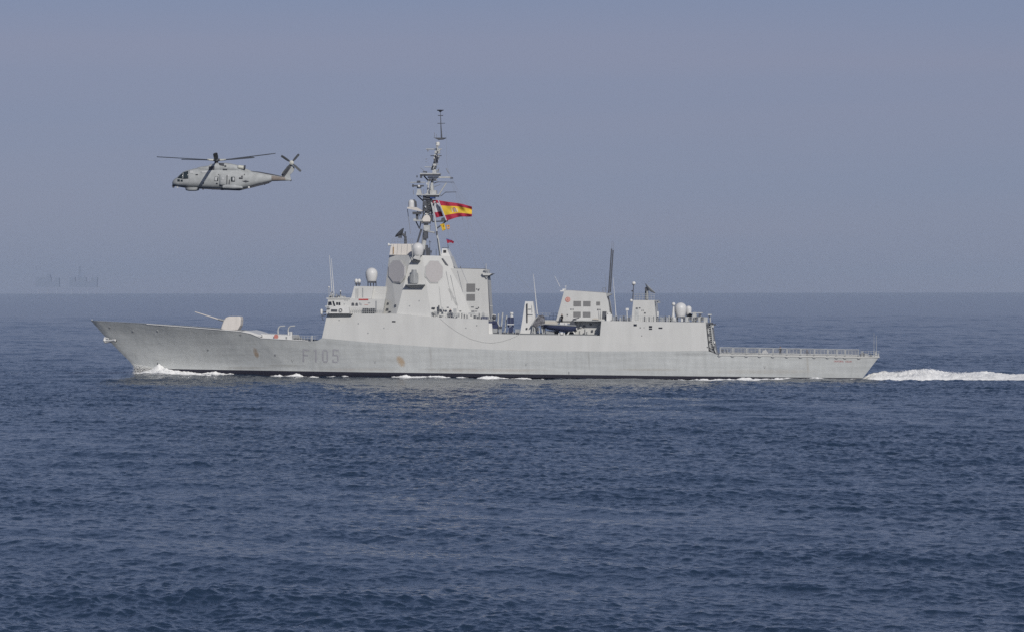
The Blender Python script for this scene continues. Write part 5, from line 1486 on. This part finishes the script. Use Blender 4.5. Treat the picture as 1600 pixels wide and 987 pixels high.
loft([(349, 290.5, 295.4, .25, -1.35), (356, 288.8, 296.0, .5, -1.4), (368, 289.2, 296.4, .5, -1.4), (380, 291.8, 295.6, .3, -1.25)], HG, 'sponson', 12, 2.4)
HMB().tube([(273, 289.9, -.2), (290, 292.7, -.4), (340, 295.7, -.5), (374, 297.0, -.5), (385, 294.3, -.4), (424, 283.8, -.2)], .12, .10, 8).build('belly_keel', HGD, heli, True)
HMB().lathe(hp(300.6, 298.6), [(.55, 0), (.95, .08), (1.06, .22), (1.06, .50)], 24).build('belly_radome', HG, heli, True)
HMB().box(269.4, 285, 272, 293.6, -.25, .25).ball(hp(271, 290.6), .22).build('nose_turret', HGD, heli, True)
HMB().box(276, 290.8, 278.8, 293.8, -.5, -.2).build('nose_wheel_door', HGL, heli)
HMB().box(315.8, 294.4, 318.6, 296.6, -.5, -.3).box(331, 295.4, 335, 296.6, -.4, -.2).box(345, 296, 350, 297.4, -.4, -.2).box(412.8, 286.0, 414.4, 289.4, -.2, 0).build('belly_aerial', HGD, heli)
HMB().tube([(390, 294.0, -.6), (421, 286.2, -.3)], .05).build('tail_skid', HGD, heli)
HMB().ball(hp(388.8, 293.2, -.9), .17).build('strobe_lamp', M['white'], heli, True)
HMB().lathe(hp(371.5, 260.8, -.9), [(.18, 0), (.28, .1), (.30, .9), (.24, 1.0)], 14, Vector((1, 0, -.15))).build('exhaust_pipe', HWI, heli, True)
HMB().lathe(hp(380.6, 261.6, -.95), [(.24, 0), (.33, .12), (.31, .28)], 14, Vector((1, 0, -.15))).build('exhaust_ring', HGD, heli, True)
# tail fin
fin = HMB().prism([(438.6, 278.5), (440.4, 269.8), (449.6, 260.2), (454.6, 256), (460.2, 262), (458.4, 268.4), (455.6, 271), (453.2, 273.4), (455.0, 282.0), (447, 282.6)], -.16, .16)
fo = fin.build('tail_fin', HG, heli)
patch_b = HMB().prism([(440.4, 277), (441.2, 270.2), (450, 260.8), (455, 261.5), (448, 272), (443.6, 278)], -.19, -.165).build('fin_dark_panel', HGD, fo)
HMB().ball(hp(454.2, 281.8), .16).build('tail_lamp', HGD, fo, True)
# tail rotor, turned slightly towards the viewer, blades at rest
th_ = hp(455.6, 254.6, -.45)
HMB().lathe(th_ + Vector((0, .35, 0)), [(.22, 0), (.34, .2), (.34, .5), (.15, .65)], 14, Vector((0, -1, 0))).build('tail_rotor_hub', HWI, heli, True)
def blade(tip, root, w0, w1, thick, mat, name, side_v):
    d = (tip - root); L_ = d.length
    u = d.normalized(); s = (side_v - u * side_v.dot(u)).normalized(); n = u.cross(s)
    vs = []; nn = 9
    for i in range(nn):
        t = i / (nn - 1)
        w = w0 + (w1 - w0) * min(1, t * 3.5)
        if t > .93: w *= .75
        droop = Vector((0, 0, 0))
        c = root + d * t
        vs += [c - s * w / 2, c + n * thick / 2, c + s * w / 2, c - n * thick / 2]
    fs = [(i * 4 + j, i * 4 + (j + 1) % 4, (i + 1) * 4 + (j + 1) % 4, (i + 1) * 4 + j) for i in range(nn - 1) for j in range(4)] + [(0, 1, 2, 3), ((nn - 1) * 4, (nn - 1) * 4 + 1, (nn - 1) * 4 + 2, (nn - 1) * 4 + 3)]
    return HMB().add(vs, fs).build(name, mat, heli)
for (tx, ty) in ((439.4, 243.6), (467.2, 241.2), (470.2, 268.2), (441.6, 272.4)):
    tip = hp(tx, ty, -.5)
    d = tip - th_
    root = th_ + d * .16
    s_ = d.cross(Vector((0, 1, 0))).normalized() + Vector((0, .35, 0))
    blade(tip, root, .18, .38, .05, HBL, 'tail_rotor_blade', s_)
# main rotor
hub = hp(338.6, 250.6)
HMB().tube([(337.4, 259, 0), (338.6, 250, 0)], .32, .28, 12).build('rotor_mast', HGD, heli, True)
HMB().lathe(hub + Vector((0, 0, -.15)), [(.5, 0), (.62, .12), (.5, .35), (.2, .42)], 18).build('rotor_hub', HGD, heli, True)
hb = HMB()
RAD = 9.35
for az in (-15, 57, 129, 201, 273):
    a = R(az)
    # coning plus a disc tilted nose-down and slightly towards the camera
    dirv = Vector((math.cos(a), math.sin(a), 0))
    zt = 0.62 + 0.28 * math.cos(a) - 0.10 * math.sin(a)
    tip = hub + dirv * RAD + Vector((0, 0, zt))
    root = hub + dirv * 1.25 + Vector((0, 0, .05))
    s_ = Vector((-math.sin(a), math.cos(a), -0.10 if math.cos(a) < 0 else 0.30))
    blade(tip, root, .40, .70, .12, HBL, 'rotor_blade', s_)
    HMB().tube([hub + dirv * .4, hub + dirv * 1.5 + Vector((0, 0, .06))], .17, .12, 8).build('blade_grip', HWI, heli, True)

# ================================================================== OFFSHORE PLATFORMS ON THE HORIZON
RIG_D = 19000.0
RF = Frame(Vector((0, RIG_D, 0)), 0.0)
RML = material('haze_tinted_leg_light', (0.30, 0.34, 0.45), 0.8, 0.2)  # haze tint again, painted lighter to offset the shade under the topside
RM = material('haze_tinted_steel', (0.222, 0.262, 0.360), 0.8, 0.2)  # distance haze mixed into the steel colour as a sky-like blue
def rig(cx, boxes, posts, name, label):
    b0 = RF.P(cx, 456, 0)
    root = empty(name, Vector((b0.x, RIG_D, 0)), 0)
    tag(root, label, 'oil platform', 'oil platforms on the hazy horizon')
    class F2:
        @staticmethod
        def P(px, py, y=0.0):
            q = RF.P(px, py, 0); return Vector((q.x - b0.x, y, q.z))
    top = MB(F2)
    for b in boxes: top.box(*b, -12, 12)
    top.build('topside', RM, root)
    lg_z = -3
    for x in posts:
        for y in (-9, 9):
            m_ = MB(F2); a = F2.P(x, 452, y)
            w_ = 1.5
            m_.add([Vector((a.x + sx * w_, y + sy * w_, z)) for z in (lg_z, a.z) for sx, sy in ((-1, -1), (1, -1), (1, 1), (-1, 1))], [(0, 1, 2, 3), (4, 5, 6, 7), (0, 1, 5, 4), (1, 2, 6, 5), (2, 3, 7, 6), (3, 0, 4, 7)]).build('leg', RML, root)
    return root, F2
r1, f1 = rig(75, [(56, 440, 93, 448.6), (57, 433.4, 80, 440), (86, 434, 93, 440), (73, 429, 79, 433.4)], (60, 74, 89), 'oil_platform',
             'low broad oil platform fading into the haze, left one of the two')
d_ = MB(f1)
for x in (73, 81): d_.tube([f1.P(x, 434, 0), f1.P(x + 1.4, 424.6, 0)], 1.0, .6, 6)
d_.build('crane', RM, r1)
r2, f2 = rig(130, [(109, 440, 152, 449), (109, 433, 118, 440), (121, 433.4, 135, 440), (143, 433, 152.4, 440)], (112, 124, 137, 149), 'oil_platform',
             'oil platform with a tall derrick fading into the haze')
d_ = MB(f2)
a_, b_ = f2.P(125, 434, 0), f2.P(125, 416, 0)
for sx in (-7, 7):
    for sy in (-7, 7):
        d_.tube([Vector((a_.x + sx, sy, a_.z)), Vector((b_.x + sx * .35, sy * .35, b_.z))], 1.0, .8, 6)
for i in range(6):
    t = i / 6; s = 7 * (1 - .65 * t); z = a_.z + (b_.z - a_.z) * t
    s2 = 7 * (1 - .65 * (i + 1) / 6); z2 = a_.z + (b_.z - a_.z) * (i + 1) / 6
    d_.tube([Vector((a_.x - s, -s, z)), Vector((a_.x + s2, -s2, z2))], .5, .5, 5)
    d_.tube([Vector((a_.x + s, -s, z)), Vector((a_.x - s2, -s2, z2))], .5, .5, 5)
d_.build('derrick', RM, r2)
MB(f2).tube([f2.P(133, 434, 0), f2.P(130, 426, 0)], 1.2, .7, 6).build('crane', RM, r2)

# ================================================================== FOAM
def foam_material():
    m = material('white_foam', (0.80, 0.80, 0.79), 0.85, 0.3, var=0.10, vscale=0.8, bump=0.08, bscale=1.6)
    b = m.node_tree.nodes['Principled BSDF']
    b.inputs['Subsurface Weight'].default_value = 0.6
    b.inputs['Subsurface Radius'].default_value = (1, 1, 1)
    b.inputs['Subsurface Scale'].default_value = 0.5
    return m
FO = foam_material()
from mathutils import noise as mn
def foam_strip(name, rows, nt_, nx_, y_in, y_out, label, seed=0, rough=0.45, hull_side=True, extra=None):
    hs = 1.01 if name == 'hull_foam' else 1.0
    """rows: (px, py_top, py_base); a lumpy ridge of foam lying on the sea between the lateral offsets"""
    x0, x1 = rows[0][0], rows[-1][0]
    V, Q = [], []
    tops = [(r[0], r[1]) for r in rows]; bases = [(r[0], r[2]) for r in rows]
    for i in range(nx_ + 1):
        px = x0 + (x1 - x0) * i / nx_
        for j in range(nt_ + 1):
            t = j / nt_
            yi = y_in(px) if callable(y_in) else y_in
            yo = y_out(px) if callable(y_out) else y_out
            y = yi + (yo - yi) * t
            q = P(px, interp(px, bases), y)
            W = SF.M @ Vector((q.x, y, 0))
            h = max(0, P(px, interp(px, tops), y).z - P(px, interp(px, bases), y).z)
            n1 = mn.fractal(Vector((q.x * .28, y * .45, seed)), 0.8, 2.2, 6)
            n2 = mn.noise(Vector((q.x * 2.6, y * 2.6, seed + 5)))
            n3 = mn.fractal(Vector((q.x * 1.1, y * 1.1, seed + 9)), 0.7, 2.1, 4)
            prof = math.sin(math.pi * min(1, max(0, t))) ** 0.6
            h *= hs * ((0.55 + 1.3 * max(0, mn.noise(Vector((q.x * .45, seed, 3))) + .3)) if hs > 1 else 1)
            z = h * prof * (0.86 + rough * n1 + 0.10 * n2 * min(1, 1.5 / max(h, .3)) + 0.10 * n3) + 0.05 * n2 + 0.10 * n1 - 0.08 - 0.55 * (1 - prof)
            if extra: z += extra(px, t)
            V.append((W.x, W.y, z))
    nn = nt_ + 1
    V = np.array(V)
    _, _, sz = sea_surface(V[:, 0], V[:, 1], np.full(len(V), 1.5), np.full(len(V), .4))
    V[:, 2] += sz * 0.9
    q_ = grid_quads(nx_ + 1, nn)
    o = np_mesh(name, V, q_, FO)
    tag(o, label, 'foam', kind='stuff')
    return o
def hull_b(px):
    return interp(px, BW)
def spray(name, pts, label):
    vs, fs = [], []
    for (c, r) in pts:
        b = len(vs)
        vs += [c + Vector((r, 0, -r * .5)), c + Vector((-r * .6, r * .8, -r * .5)), c + Vector((-r * .6, -r * .8, -r * .5)), c + Vector((0, 0, r))]
        fs += [(b, b + 1, b + 2), (b, b + 3, b + 1), (b + 1, b + 3, b + 2), (b + 2, b + 3, b)]
    o = mesh_obj(name, vs, fs, FO)
    tag(o, label, 'spray', kind='stuff')
foam_strip('bow_wave', [(209, 581, 585), (220, 579.5, 585), (232, 577.5, 585), (246, 571, 585), (254, 571.0, 585), (262, 571.2, 585), (270, 573, 585), (280, 577.6, 585), (290, 580.6, 585), (312, 581, 585.4), (336, 580.8, 585), (352, 583.6, 585.4), (366, 584.6, 585.4)],
           26, 260, lambda x: -max(0.0, hull_b(x) - 0.6), lambda x: -(hull_b(x) + interp(x, [(209, .5), (254, 2.4), (366, 2.6)])), 'white bow wave curling along the frigate stem', 1)
foam_strip('bow_wave', [(214, 583, 586.2), (232, 581.5, 586.2), (250, 579.5, 586.4), (275, 580.6, 586.4), (300, 582.4, 586.4), (330, 583.8, 586.4)],
           14, 200, lambda x: -(hull_b(x) + interp(x, [(209, .2), (254, 2.2), (330, 2.6)])), lambda x: -(hull_b(x) + interp(x, [(209, 1.2), (254, 4.4), (330, 4.4)])), 'lower outer fold of the white bow wave', 4)
random.seed(5)
pts = []
for i in range(5200):
    x = random.triangular(207, 262, 212)
    lift = interp(x, [(207, 17), (214, 15), (232, 12), (250, 6), (262, 4)]) * random.random() ** 1.7
    y = -(hull_b(x) + random.uniform(.1, 1.0))
    c = SF.M @ P(x + random.uniform(-2, 2), 584 - lift, y)
    pts.append((c, random.uniform(.02, .05)))
spray('bow_spray', pts, 'fine white spray thrown up at the frigate stem')
side_rows = [
    [(420, 583.2, 584), (428, 580.6, 584), (436, 580.4, 584), (442, 583, 584), (452, 582, 584), (466, 579.4, 584), (478, 580.2, 584), (492, 581.8, 584), (505, 583, 584), (520, 581.6, 584), (540, 581.8, 584), (548, 584, 584.2)],
    [(612, 588.6, 589.6), (622, 586.8, 589.6), (630, 585.2, 589.8), (642, 586.6, 589.8), (660, 588, 589.8), (672, 587, 589.8), (684, 588.6, 590), (700, 587.6, 590), (708, 590, 590.2)],
    [(708, 588.8, 590), (716, 586.6, 590), (726, 587.4, 590.2), (742, 588.8, 590.4), (754, 587, 590.4), (768, 587.6, 590.6), (786, 589.4, 590.8), (802, 589.6, 591), (820, 588.6, 591), (836, 587.2, 589), (850, 588.6, 589.4)],
    [(352, 583, 584.2), (360, 582.2, 584.2), (368, 583.6, 584.4)],
    [(1030, 592.6, 593.4), (1060, 592, 594), (1090, 593, 595), (1130, 594, 596.6), (1160, 594.4, 597), (1185, 592.8, 595.8), (1220, 592.6, 594.6), (1250, 594.2, 595.6), (1290, 594.0, 595.6), (1320, 593.2, 595.2), (1350, 592.4, 595.4)],
    [(1075, 594.4, 595.2), (1100, 594.8, 597.0), (1140, 595.8, 598.2), (1172, 596.4, 598.8), (1200, 597.6, 598.6)]]
for q, rows in enumerate(side_rows):
    off_ = (1.2, 1.4, 1.4, 1.2, 2.6, 4.4)[q]
    foam_strip('hull_foam', rows, 9, int((rows[-1][0] - rows[0][0]) * 1.2), lambda x, o_=off_: -(hull_b(x) + o_ - 1.0), lambda x, o_=off_: -(hull_b(x) + o_ + .9),
               ('broken white foam line under the F105 hull number', 'white foam line below the aft end of the tower', 'white foam line below the waist of the frigate', 'small foam tip behind the bow wave',
                'long thin foam line under the flight deck', 'outer foam streak under the hangar')[q], 10 + q * 3, 0.9)
foam_strip('stern_wake', [(1347, 592.6, 595), (1356, 586.5, 595.2), (1366, 583.2, 595.4), (1384, 580.8, 595.6), (1402, 583.4, 596), (1415, 581.8, 596), (1428, 580, 596), (1450, 578.4, 596.2), (1462, 580, 596), (1475, 582, 595), (1500, 582.8, 593.6), (1535, 583.2, 593.6), (1552, 583.4, 593.6), (1570, 585.4, 593.6), (1600, 587.4, 593.8), (1640, 588.4, 594.2), (1700, 589.4, 594.6), (1800, 591, 595.4), (1950, 593, 596.4)],
           40, 620, 8.0, -8.6, 'boiling white stern wake trailing aft of the frigate', 30, 0.24)
random.seed(9)
pts = []
for i in range(5000):
    x = random.uniform(1352, 1560)
    top = interp(x, [(1352, 588), (1384, 581), (1428, 577), (1452, 575), (1475, 580), (1535, 582), (1570, 586)])
    c = SF.M @ P(x, top + random.gauss(2.6, 1.5), random.uniform(-7, 7))
    pts.append((c, random.uniform(.02, .06)))
spray('wake_spray', pts, 'white flecks thrown up above the stern wake')
